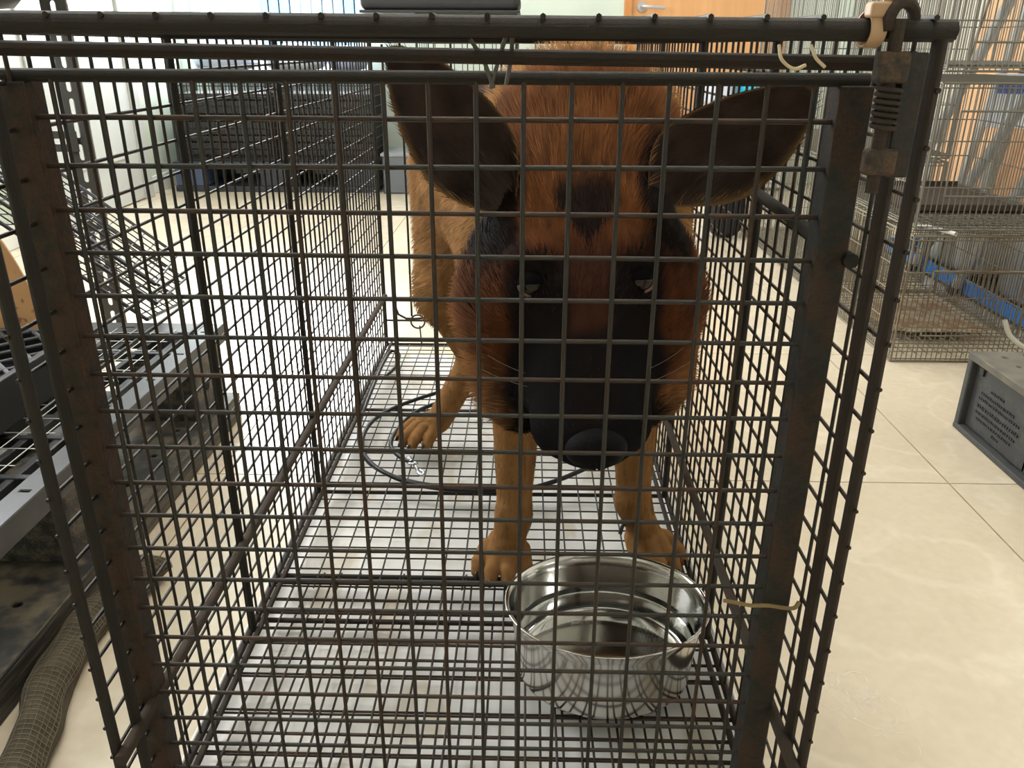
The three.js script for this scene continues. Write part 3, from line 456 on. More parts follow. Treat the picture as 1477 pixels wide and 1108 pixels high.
    for (let h = 0; h < count; h++) {
      const r = rnd() * sum; let lo = 0, hi = tri - 1; while (lo < hi) { const m = (lo + hi) >> 1; if (cum[m] < r) lo = m + 1; else hi = m; }
      const i = ix.getX(lo * 3), j = ix.getX(lo * 3 + 1), k = ix.getX(lo * 3 + 2); let u = rnd(), v = rnd(); if (u + v > 1) { u = 1 - u; v = 1 - v; } const w = 1 - u - v;
      P.set(p.getX(i) * w + p.getX(j) * u + p.getX(k) * v, p.getY(i) * w + p.getY(j) * u + p.getY(k) * v, p.getZ(i) * w + p.getZ(j) * u + p.getZ(k) * v);
      Nn.set(nn.getX(i) * w + nn.getX(j) * u + nn.getX(k) * v, nn.getY(i) * w + nn.getY(j) * u + nn.getY(k) * v, nn.getZ(i) * w + nn.getZ(j) * u + nn.getZ(k) * v).normalize();
      const o = opt.style(P, Nn); if (!o) continue; let { len, lift, flow, wd } = o;
      const cl = noise3(P.x * 70, P.y * 70, P.z * 70) - 0.5; flow.x += cl * 0.7 + rr(-0.22, 0.22); flow.y += (noise3(P.x * 60 + 9, P.y * 60, P.z * 60) - 0.5) * 0.5 + rr(-0.2, 0.2); flow.z += rr(-0.2, 0.2); flow.addScaledVector(Nn, -flow.dot(Nn)).normalize();
      D.copy(flow).multiplyScalar(1 - lift).addScaledVector(Nn, lift).normalize(); len *= rr(0.6, 1.25);
      S.crossVectors(D, Nn).normalize(); if (rnd() < 0.5) S.lerp(Nn, 0.5).normalize();
      const base = P.clone().addScaledVector(Nn, -0.001); M.copy(base).addScaledVector(D, len * 0.55); T.copy(M).addScaledVector(D, len * 0.42).addScaledVector(flow, len * 0.14); T.y -= len * 0.05;
      const st = 0.45 + 1.1 * noise3(P.x * 230, P.y * 60, P.z * 90), c0 = [cc.getX(i), cc.getY(i), cc.getZ(i)].map((q) => q * st), f = rr(0.65, 1.3), salt = c0[0] < 0.012 && rnd() < 0.10, ct = salt ? SALT : c0.map((q) => q * f * 1.18), cb = c0.map((q) => q * f * 0.9);
      const b0 = [base.x - S.x * wd, base.y - S.y * wd, base.z - S.z * wd], b1 = [base.x + S.x * wd, base.y + S.y * wd, base.z + S.z * wd], m0 = [M.x - S.x * wd * 0.75, M.y - S.y * wd * 0.75, M.z - S.z * wd * 0.75], m1 = [M.x + S.x * wd * 0.75, M.y + S.y * wd * 0.75, M.z + S.z * wd * 0.75], tp = [T.x, T.y, T.z];
      hairs.push(...b0, ...b1, ...m0, ...b1, ...m1, ...m0, ...m0, ...m1, ...tp); hcol.push(...cb, ...cb, ...c0, ...cb, ...c0, ...c0, ...c0, ...c0, ...ct);
      const N2 = Nn.clone().lerp(D, 0.25).normalize(); for (let q = 0; q < 9; q++) hnor.push(N2.x, N2.y, N2.z);
    }
  }
  const style = (P, N) => {
    const { x, y, z } = P;
    if (z > -0.31 && y > 0.33) {
      const [a, b, c] = toHead(x, y, z); if (b > 0.132 && c > -0.06) return null; if (Math.hypot(Math.abs(a) - 0.05, b + 0.011) < 0.012 && c > -0.03) return null;
      const ruff = sstep(0.06, 0.1, Math.abs(a)) * sstep(-0.03, -0.1, c) + sstep(-0.09, -0.13, b), muzzle = sstep(0.0, 0.04, b) * sstep(-0.11, -0.09, c);
      const fl = F.clone().multiplyScalar(-1).addScaledVector(X, Math.sign(a) * 0.55 * sstep(0.02, 0.08, Math.abs(a))).addScaledVector(V(0, -1, 0), 0.9 * sstep(0.055, 0.1, Math.abs(a)) * sstep(-0.05, -0.09, c));
      return { len: (0.011 + 0.021 * Math.min(1, ruff)) * (1 - 0.5 * muzzle), lift: 0.22 + 0.18 * Math.min(1, ruff) - 0.04 * muzzle, flow: fl, wd: 0.00052 + 0.0001 * ruff };
    }
    if (y < 0.30) return { len: y < 0.09 ? 0.0026 : 0.0095, lift: 0.16, flow: V(0, -1, -0.15), wd: 0.0005 };
    const nape = sstep(0.62, 0.68, y) * sstep(-0.52, -0.42, z);
    return { len: 0.021 + 0.016 * nape, lift: 0.24 + 0.4 * nape, flow: V((x - 0.03) * 2, nape ? 0.1 : -0.7, -1), wd: 0.00062 };
  };
  grow(body, 120000, { density: (x, y, z, nz, ny) => (z > -0.31 && y > 0.33 ? 3.4 : y < 0.30 ? 2.0 : 1.0) * (nz < -0.35 && ny < 0.5 ? 0.1 : 1) * (z < -0.95 ? 0.3 : 1) * (z > -0.33 || y < 0.33 || y > 0.58 || x < -0.1 ? 1 : 0.35), style });
  for (const [g, s] of [[earL, -1], [earR, 1]]) grow(g, 4200, { density: () => 1, style: (P, N) => ({ len: 0.008 + 0.012 * sstep(0.66, 0.6, P.y), lift: 0.2, flow: V(0.7 * s, 0.8, 0), wd: 0.0004 }) });
    const fg = new THREE.BufferGeometry(); fg.setAttribute('position', new THREE.Float32BufferAttribute(hairs, 3)); fg.setAttribute('normal', new THREE.Float32BufferAttribute(hnor, 3)); fg.setAttribute('color', new THREE.Float32BufferAttribute(hcol, 3));
  part(dog, 'fur', fg, phy({ vertexColors: true, roughness: 0.85, specularIntensity: 0.2, side: THREE.DoubleSide })).userData.kind = 'stuff';
  // whiskers and long brow hairs
  const wh = []; const hair = (a, b, c, r = 0.00026) => wh.push(new THREE.TubeGeometry(new THREE.QuadraticBezierCurve3(a, b, c), 10, r, 5));
  for (const s of [-1, 1]) for (let k = 0; k < 2; k++) hair(H(s * 0.05, 0.07 + 0.012 * k, -0.05), H(s * 0.075, 0.062 + 0.014 * k, -0.05), H(s * (0.095 + 0.006 * k), 0.045 + 0.014 * k, -0.06));
  part(dog, 'whiskers', bag(wh), std({ color: 0x6f675e, roughness: 0.5 })).userData.kind = 'stuff';
}
// ---------------------------------------------------------------- steel bowl with water
{
  const b = thing('water_bowl', 'stainless steel bowl on the cage floor in front of the dog', 'bowl', [0.0672, CY0 + 0.0015, -0.1895]); b.scale.z = 0.82;
  const out = [[0, 0], [0.092, 0], [0.099, 0.0015], [0.1015, 0.006], [0.1045, 0.04], [0.110, 0.085], [0.1125, 0.0955], [0.1165, 0.0985], [0.1178, 0.0998], [0.1170, 0.1012], [0.1145, 0.1008], [0.1112, 0.0975], [0.1085, 0.085], [0.1030, 0.04], [0.0997, 0.0075], [0.0975, 0.0032], [0.091, 0.0018], [0, 0.0018]].map(([x, y]) => new THREE.Vector2(x, y));
  const steel = phy({ color: 0xd6d3ce, metalness: 1, roughness: 0.13 });
  part(b, 'shell', new THREE.LatheGeometry(out, 96), steel);
  const w = single('drinking_water', (() => { const y1 = 0.056, pr = [[0, 0.0022], [0.0905, 0.0022], [0.0970, 0.0036], [0.0992, 0.0079], [0.1024, 0.04], [0.1043, y1], [0, y1]].map(([x, y]) => new THREE.Vector2(x, y)); return new THREE.LatheGeometry(pr, 96); })(), phy({ color: 0xffffff, roughness: 0.01, transmission: 1, ior: 1.33, thickness: 0.05, attenuationColor: new THREE.Color(0xd8ded6), attenuationDistance: 0.5 }), 'clear water filling the steel bowl half way', 'water', [0.0672, CY0 + 0.0015, -0.1895]);
  w.scale.z = 0.82;
}
// ---------------------------------------------------------------- black tie-out cable with clip
{
  const y = CY0 + 0.0068, P = (l, dy = 0) => l.map(([x, z], i) => [x, y + dy + 0.0025 * Math.sin(i * 1.7), z]);
  const c = thing('cable_leash', 'black coated cable leash coiled on cage floor round the hind paw', 'leash', [0, 0, 0]);
  const m = phy({ color: 0x0c0d10, roughness: 0.35, specularIntensity: 0.7 });
  part(c, 'cable', tube(P([[-0.13, -1.032], [-0.189, -1.019], [-0.258, -0.973], [-0.307, -0.919], [-0.331, -0.852], [-0.331, -0.762], [-0.31, -0.702], [-0.265, -0.653], [-0.212, -0.618], [-0.152, -0.605], [-0.082, -0.597], [-0.013, -0.612], [0.06, -0.659], [0.125, -0.74], [0.14, -0.87], [0.08, -0.97], [-0.03, -1.02], [-0.13, -1.005], [-0.199, -0.967], [-0.243, -0.914], [-0.272, -0.839], [-0.278, -0.764], [-0.250, -0.712], [-0.231, -0.692]]), 0.0042, 260, 8), m);
  part(c, 'cable', tube(P([[-0.02, -0.604], [-0.09, -0.588], [-0.16, -0.596], [-0.23, -0.622], [-0.29, -0.668], [-0.327, -0.735], [-0.352, -0.85], [-0.356, -0.934], [-0.357, -1.045], [-0.358, -1.18], [-0.352, -1.258], [-0.333, -1.235], [-0.328, -1.13], [-0.34, -1.09]], 0.004), 0.0040, 200, 8), m);
  const chrome = std({ color: 0xcfd2d6, metalness: 1, roughness: 0.2 });
  const cl = subgroup(c, 'snap_clip', 'silver snap clip');
  part(cl, 'swivel', (() => { const g = new THREE.TorusGeometry(0.0075, 0.0024, 8, 24); g.rotateX(1.2); g.translate(-0.226, y + 0.004, -0.683); return g; })(), chrome);
  part(cl, 'hook', tube([[-0.222, y + 0.003, -0.676], [-0.217, y + 0.005, -0.664], [-0.211, y + 0.004, -0.648], [-0.204, y + 0.003, -0.642], [-0.203, y + 0.003, -0.652], [-0.210, y + 0.003, -0.662]], 0.0029, 40, 8), chrome);
  part(cl, 'ferrule', tube([[-0.236, y + 0.002, -0.704], [-0.229, y + 0.002, -0.69]], 0.0048, 4, 10), chrome);
}
// ---------------------------------------------------------------- water smears on the tiles
{
  const list = []; const film = phy({ color: 0xffffff, roughness: 0.06, transmission: 0.9, ior: 1.33, thickness: 0 });
  for (let k = 0; k < 13; k++) { const cx = 0.37 + rr(-0.02, 0.045), cz = -0.165 + rr(-0.06, 0.05), r0 = rr(0.014, 0.05), pts = []; const n = 14, a0 = rr(0, 6), sw = rr(2.2, 5.5); for (let i = 0; i <= n; i++) { const a = a0 + sw * i / n, r = r0 * (1 + 0.25 * Math.sin(i * 0.9 + k)); pts.push([cx + r * Math.cos(a) * 0.8, 0.0, cz + r * Math.sin(a)]); } list.push(tube(pts, 0.0011, 40, 6)); }
  const g = bag(list); g.scale(1, 0.45, 1); g.translate(0, 0.0002, 0);
  const m = single('water_smear', g, film, 'curly wet streaks dried on cream tile beside the cage', 'water smear'); m.userData.kind = 'stuff';
}
// ---------------------------------------------------------------- grey plastic pallet with moulded marks, right of the cage
{
  const g = thing('plastic_pallet', 'grey plastic pallet with moulded lettering near the pale wire cages', 'pallet', [0.878, 0, -0.985]);
  const L = 0.42, Wd = 0.6, Hh = 0.158;
  // body faces with a sloped near corner
  part(g, 'side_wall', rbox(0.012, 0.026, 0.012, Hh, 0.01, 0.235, 0.004), greyPlastic);
  part(g, 'foot_rail', rbox(-0.004, 0.03, 0, 0.012, 0, L, 0.003), greyPlastic);
  part(g, 'corner_rib', rbox(-0.002, 0.016, 0.006, Hh, -0.002, 0.016, 0.004), greyPlastic);
  part(g, 'end_wall', rbox(0.0, Wd, 0.0, Hh, 0.0, 0.014, 0.004), greyPlastic);
  part(g, 'inner_wall', rbox(0.012, 0.3, 0.0, Hh, 0.222, 0.236, 0.004), greyPlastic);
  // deck with openings
  const sh = new THREE.Shape(); sh.moveTo(0, 0); sh.lineTo(Wd, 0); sh.lineTo(Wd, L); sh.lineTo(0.05, L); sh.lineTo(0, 0.24); sh.closePath();
  const hole = (x, y, w, h) => { const p = new THREE.Path(); p.moveTo(x, y); p.lineTo(x, y + h); p.lineTo(x + w, y + h); p.lineTo(x + w, y); p.closePath(); sh.holes.push(p); };
  for (const [x, y] of [[0.05, 0.035], [0.1, 0.05], [0.05, 0.085], [0.1, 0.02]]) { const p = new THREE.Path(); p.absarc(x, y, 0.007, 0, Math.PI * 2); sh.holes.push(p); }
  hole(0.075, 0.11, 0.12, 0.1); hole(0.14, 0.03, 0.05, 0.05); hole(0.22, 0.05, 0.12, 0.15); hole(0.37, 0.05, 0.12, 0.15);
  const dk = new THREE.ExtrudeGeometry(sh, { depth: 0.012, bevelEnabled: true, bevelSize: 0.002, bevelThickness: 0.002, bevelSegments: 1 }); dk.rotateX(Math.PI / 2); dk.translate(0, Hh + 0.008, 0);
  part(g, 'deck', dk, dustyTop, 'dusty top deck with square openings');
  const sl = rbox(0.0, 0.04, 0.055, 0.075, 0.0, 0.004); part(g, 'slot', rbox(0.0075, 0.0125, Hh - 0.028, Hh - 0.012, 0.030, 0.046, 0.002), blackPlastic);
  // moulded, unreadable lines of lettering
  const marks = [], mm = std({ color: 0x33343a, roughness: 0.7 }); const rows = [[0.112, 0.08, 0.13], [0.098, 0.05, 0.165], [0.086, 0.045, 0.185], [0.07, 0.045, 0.19], [0.056, 0.045, 0.185], [0.044, 0.05, 0.175], [0.032, 0.115, 0.14]];
  rows.forEach(([y, z0, z1], q) => { for (let z = z0; z < z1;) { const w = rr(0.003, 0.0075), h = q === 3 ? 0.0075 : 0.0055; marks.push(box(0.0098, 0.0122, y - h / 2, y + h / 2 * rr(0.4, 1), z, z + w * 0.7)); z += w + 0.0014; } });
  part(g, 'moulded_marks', bag(marks), mm).userData.kind = 'stuff';
}
// ---------------------------------------------------------------- wire cages on the right
const trayMat = std({ color: 0x3a3836, roughness: 0.6 });
function wireCage(name, label, [x0, x1, y0, y1, z0, z1], step, r, mat, opt = {}) {
  const g = thing(name, label, 'cage', [(x0 + x1) / 2, y0, (z0 + z1) / 2], opt.group); const ox = (x0 + x1) / 2, oz = (z0 + z1) / 2; x0 -= ox; x1 -= ox; z0 -= oz; z1 -= oz; const h = y1 - y0;
  const face = (nm, geos, m = mat) => { if (geos.length) part(g, nm, bag(geos), m).userData.kind = 'stuff'; };
  const jx = () => rr(-0.0008, 0.0008);
  const vert = (ax, fix, a, b) => { const l = []; for (let t = a; t <= b + 1e-6; t += step) { const p = ax === 'z' ? [t + jx(), 0, fix] : [fix, 0, t + jx()], q = ax === 'z' ? [t + jx(), h, fix] : [fix, h, t + jx()]; l.push(rodGeo(p, q, r)); } for (const k of (opt.rows ?? [0.02, 0.33, 0.66, 0.98])) l.push(ax === 'z' ? rodGeo([a, h * k, fix], [b, h * k, fix], r * 1.2) : rodGeo([fix, h * k, a], [fix, h * k, b], r * 1.2)); return l; };
  face('front_wires', vert('z', z1, x0, x1)); face('side_wires', vert('x', x0, z0, z1)); face('side_wires', vert('x', x1, z0, z1)); if (!opt.noBack) face('back_wires', vert('z', z0, x0, x1));
  const grid = (y, s) => { const l = []; for (let t = x0; t <= x1 + 1e-6; t += s) l.push(rodGeo([t, y, z0], [t, y, z1], r)); for (let t = z0; t <= z1 + 1e-6; t += s) l.push(rodGeo([x0, y + r, t], [x1, y + r, t], r)); return l; };
  face('floor_wires', grid(opt.floor ?? 0.012, opt.grid ?? step * 1.5), opt.floorMat ?? mat); if (!opt.noTop) face('top_wires', grid(h, opt.grid ?? step * 4));
  const R = opt.frame ?? r * 2; const fr = []; for (const y of [0, h]) fr.push(rodGeo([x0, y, z0], [x1, y, z0], R), rodGeo([x0, y, z1], [x1, y, z1], R), rodGeo([x0, y, z0], [x0, y, z1], R), rodGeo([x1, y, z0], [x1, y, z1], R)); for (const x of [x0, x1]) for (const z of [z0, z1]) fr.push(rodGeo([x, 0, z], [x, h, z], R));
  part(g, 'frame', bag(fr), mat);
  if (opt.trays) for (let k = 0; k < opt.trays; k++) part(g, 'tray', rbox(x0 + 0.02, x1 - 0.02, 0.02 + k * 0.036, 0.05 + k * 0.036, z0 + 0.04, z1 - 0.04, 0.006), trayMat);
  if (opt.gate) { const [u0, u1, v0, v1] = opt.gate; part(g, 'gate', bag([rodGeo([x0 + u0, v0, z1 + 0.006], [x0 + u1, v0, z1 + 0.006], r * 1.8), rodGeo([x0 + u0, v1, z1 + 0.006], [x0 + u1, v1, z1 + 0.006], r * 1.8), rodGeo([x0 + u0, v0, z1 + 0.006], [x0 + u0, v1, z1 + 0.006], r * 1.8), rodGeo([x0 + u1, v0, z1 + 0.006], [x0 + u1, v1, z1 + 0.006], r * 1.8)]), mat); }
  return g;
}
{
  const rusty = std({ map: rustTex([92, 70, 52], [120, 76, 48], 0.5, 61), roughness: 0.8, metalness: 0.2 });
  wireCage('wire_cage', 'pale grey wire cage on the tile floor behind the grey pallet', [0.898, 1.30, 0.004, 0.322, -2.0, -1.36], 0.0125, 0.0014, galvOld, { rows: [0.02, 0.28, 0.52, 0.72, 0.97], gate: [0.06, 0.3, 0.07, 0.235], floor: 0.02, grid: 0.03 });
  wireCage('wire_cage', 'pale grey wire cage stacked on the lowest cage with rusty floor tray', [0.90, 1.32, 0.336, 0.665, -2.0, -1.37], 0.0135, 0.0014, galv, { rows: [0.02, 0.3, 0.62, 0.97], gate: [0.05, 0.3, 0.08, 0.27], floor: 0.012 });
  wireCage('wire_cage', 'grey wire cage topmost of the stack beside the cardboard sheets', [0.905, 1.33, 0.69, 1.06, -2.0, -1.38], 0.0135, 0.0014, galv, { rows: [0.02, 0.28, 0.5, 0.97], gate: [0.05, 0.3, 0.06, 0.2] });
  wireCage('wire_cage', 'galvanised wire cage standing on floor toward the orange door', [0.90, 1.32, 0.004, 0.40, -2.95, -2.12], 0.0165, 0.0014, galv, { rows: [0.02, 0.25, 0.5, 0.75, 0.97] });
  wireCage('wire_cage', 'galvanised wire cage on top of the one toward the orange door', [0.90, 1.32, 0.412, 0.95, -2.95, -2.12], 0.0165, 0.0014, galv, { rows: [0.02, 0.3, 0.6, 0.97] });
  single('rust_tray', bag([rbox(-0.15, 0.15, 0, 0.006, -0.2, 0.2, 0.002), rbox(-0.15, 0.15, 0, 0.02, -0.2, -0.194, 0.002), rbox(-0.15, 0.15, 0, 0.02, 0.194, 0.2, 0.002)]), rustyMat, 'brown rusty tray lying inside the middle stacked cage', 'tray', [1.1, 0.353, -1.70]);
  { const mp = new THREE.PlaneGeometry(0.26, 0.3, 20, 24); mp.rotateX(-Math.PI / 2); const q = mp.attributes.position; for (let i = 0; i < q.count; i++) q.setY(i, 0.006 * noise3(q.getX(i) * 30, 1, q.getZ(i) * 30)); mp.computeVertexNormals(); single('rust_mat', mp, std({ map: rep(rustTex([118, 106, 90], [124, 92, 66], 0.45, 67), 2, 2), roughness: 0.9, side: THREE.DoubleSide }), 'brown stained mat lying inside the lowest wire cage', 'mat', [1.08, 0.029, -1.66]); }
  single('white_strap', tube([[0.93, 0.329, -1.5], [0.965, 0.330, -1.43], [0.99, 0.330, -1.352]], 0.005, 20, 8), std({ color: 0xe8e6e0, roughness: 0.5 }), 'white plastic strap hooked at the lowest cage top', 'strap');
  single('hose', tube([[1.30, 0.30, -1.34], [1.29, 0.2, -1.32], [1.262, 0.09, -1.31], [1.215, 0.055, -1.315], [1.17, 0.08, -1.335], [1.15, 0.12, -1.345]], 0.006, 60, 8), std({ color: 0xb9b4a6, roughness: 0.5 }), 'pale grey hose loop hanging off the lowest wire cage', 'hose');
  // blue plastic base and things behind the cages
  const blue = std({ color: 0x1f7fd6, roughness: 0.4 });
  const bb = thing('blue_crate', 'long bright blue plastic crate on floor behind the wire cages', 'crate', [1.37, 0, -2.0]);
  part(bb, 'wall', rbox(0, 0.02, 0.012, 0.05, -0.62, 0.62, 0.004), blue); part(bb, 'wall', rbox(0.36, 0.38, 0.012, 0.05, -0.62, 0.62, 0.004), blue); part(bb, 'base', rbox(0.004, 0.376, 0, 0.016, -0.616, 0.616, 0.004), greyPlastic); part(bb, 'end_wall', rbox(0, 0.38, 0.012, 0.05, 0.6, 0.62, 0.004), blue); part(bb, 'end_wall', rbox(0, 0.38, 0.012, 0.05, -0.62, -0.6, 0.004), blue);
  const boxm = std({ color: 0x8d949c, roughness: 0.6 });
  const sacks = [[1.47, 0.03, -1.85, 0.13, 0.26, 0.17], [1.49, 0.03, -2.2, 0.12, 0.3, 0.15]];
  const sack = (name, label, x, y, z, w, h, d, mat, cat = 'sack') => { const gg = new THREE.SphereGeometry(1, 36, 24), p = gg.attributes.position; for (let i = 0; i < p.count; i++) { let a = p.getX(i), b = p.getY(i), c = p.getZ(i); const q = (v) => Math.sign(v) * Math.pow(Math.abs(v), 0.62); const n = 1 + 0.12 * (noise3(a * 4 + x * 7, b * 4 + 3, c * 4 + z * 5) - 0.5); p.setXYZ(i, q(a) * w * n, (q(b) + 1) * 0.5 * h, q(c) * d * n); } gg.computeVertexNormals(); return single(name, gg, mat, label, cat, [x, y, z]); };
  sack('feed_sack', 'grey plastic sack slumped in the blue crate by the cages', 1.555, 0.017, -1.70, 0.155, 0.20, 0.24, boxm);
  sack('feed_sack', 'pale grey sack in the blue crate toward the orange door', 1.555, 0.017, -2.25, 0.155, 0.24, 0.24, std({ color: 0xa9aaa6, roughness: 0.7 }));
  sack('black_bag', 'crumpled black cloth bag on the floor beside the far wire cage', 0.80, 0.001, -2.84, 0.075, 0.27, 0.08, std({ color: 0x1a1b20, roughness: 0.85 }), 'bag');
  // cardboard sheets and steel poles leaning on the right wall
  const card = std({ color: 0xc79a72, roughness: 0.8, map: rep(tex(128, (u, v) => { const n = 225 + 30 * fbm(u, v * 0.2, 12, 3, 81); return [n, n, n]; }), 2, 2) });
  const lean = (name, label, cat, geo, mat, x, z, rx, rz) => { const m = single(name, geo, mat, label, cat, [x, 0, z]); m.rotation.set(rx, 0, rz); return m; };
  const sheets = [[1.80, -2.15, 0.40, 1.25, card, 'tall brown cardboard sheet leaning behind the blue crate'], [1.83, -2.62, 0.34, 1.3, std({ color: 0xb98a62, roughness: 0.8 }), 'dark brown cardboard sheet leaning between pale boards'], [1.80, -3.05, 0.40, 1.2, std({ color: 0xdcb088, roughness: 0.8 }), 'light brown cardboard sheet leaning on the right wall'], [1.82, -3.55, 0.46, 1.25, std({ color: 0xcfc9bd, roughness: 0.7 }), 'off-white board leaning on the wall toward the orange door']];
  for (const [x, z, w, h, m, l] of sheets) lean(name1(l), l, l.includes('board ') && !l.includes('cardboard') ? 'board' : 'cardboard', rbox(-0.004, 0.004, 0.001, h, -w / 2, w / 2, 0.002), m, x, z, 0, -0.14);
  function name1(l) { return l.includes('off-white') ? 'leaning_board' : 'cardboard_sheet'; }
  const poles = [[1.349, -2.62, 0.62, 0, 'slanting polished steel tube nearest the orange door'], [1.349, -2.28, 0.66, 0, 'steel tube slanting behind the middle stacked cage'], [1.349, -1.98, 0.58, 0, 'steel tube slanting just behind the topmost cage'], [1.745, -2.9, 0.30, 0, 'steel tube leaning in front of light brown cardboard']];
  for (const [x, z, rx, rz, l] of poles) { const pg = subPole(); const t = thing('steel_pole', l, 'pole', [x, 0.011, z]); const m = part(t, 'tube', pg, steelPole); m.position.y = 0.012; const cp = new THREE.CylinderGeometry(0.0185, 0.0185, 0.03, 16); cp.translate(0, 0.015, 0); const e = part(t, 'end_cap', cp, blackPlastic); t.rotation.set(rx, 0, rz); }
  function subPole() { const c = new THREE.CylinderGeometry(0.0165, 0.0165, 1.45, 18); c.translate(0, 0.725, 0); return c; }
  // white printed tag with illegible lines on the cage
  const tg = thing('paper_tag', 'small white paper tag with faint print tied inside wire cage', 'tag', [0.905, 0.62, -1.66]);
  part(tg, 'paper', rbox(-0.0008, 0.0008, -0.06, 0.055, -0.045, 0.045, 0.0004), std({ color: 0xe9edf6, roughness: 0.7 })); const ln = []; for (let k = 0; k < 4; k++) ln.push(box(-0.0014, -0.0006, -0.03 + k * 0.013, -0.026 + k * 0.013, -0.02, 0.034)); part(tg, 'print', bag(ln), std({ color: 0x7c86a8, roughness: 0.8 }));
  const tg2 = thing('paper_tag', 'blue and white printed notice behind upper wire cage bars', 'tag', [1.40, 0.62, -1.95]); tg2.rotation.y = -0.5;
  part(tg2, 'paper', rbox(-0.07, 0.07, -0.1, 0.05, -0.001, 0.001, 0.0004), std({ color: 0xe3e6ee, roughness: 0.7 })); part(tg2, 'print', box(-0.06, 0.06, -0.005, 0.045, 0.0009, 0.0016), std({ color: 0x3d5fb4, roughness: 0.8 }));
  // cabinet and cyan pack near the orange door
  const cab = thing('low_cabinet', 'small white low cabinet standing before the orange door', 'cabinet', [1.16, 0, -4.16]);
  part(cab, 'body', rbox(-0.24, 0.24, 0.02, 0.44, -0.18, 0.16, 0.005), std({ color: 0xdcdcd8, roughness: 0.5 })); part(cab, 'drawer', rbox(-0.225, 0.225, 0.05, 0.23, 0.158, 0.168, 0.003), std({ color: 0xe4e4e0, roughness: 0.45 })); part(cab, 'drawer', rbox(-0.225, 0.225, 0.245, 0.425, 0.158, 0.168, 0.003), std({ color: 0xe4e4e0, roughness: 0.45 })); part(cab, 'foot', rbox(-0.22, 0.22, 0, 0.02, -0.15, 0.14, 0.003), blackPlastic);
  sack('cyan_pack', 'bright cyan plastic pack on the low white cabinet', 1.22, 0.441, -4.14, 0.11, 0.15, 0.11, std({ color: 0x27b5d8, roughness: 0.35 }), 'pack');
  sack('white_pack', 'white and lilac plastic pack beside the cyan pack', 1.00, 0.441, -4.12, 0.075, 0.14, 0.09, std({ color: 0xd9def0, roughness: 0.4 }), 'pack');
}
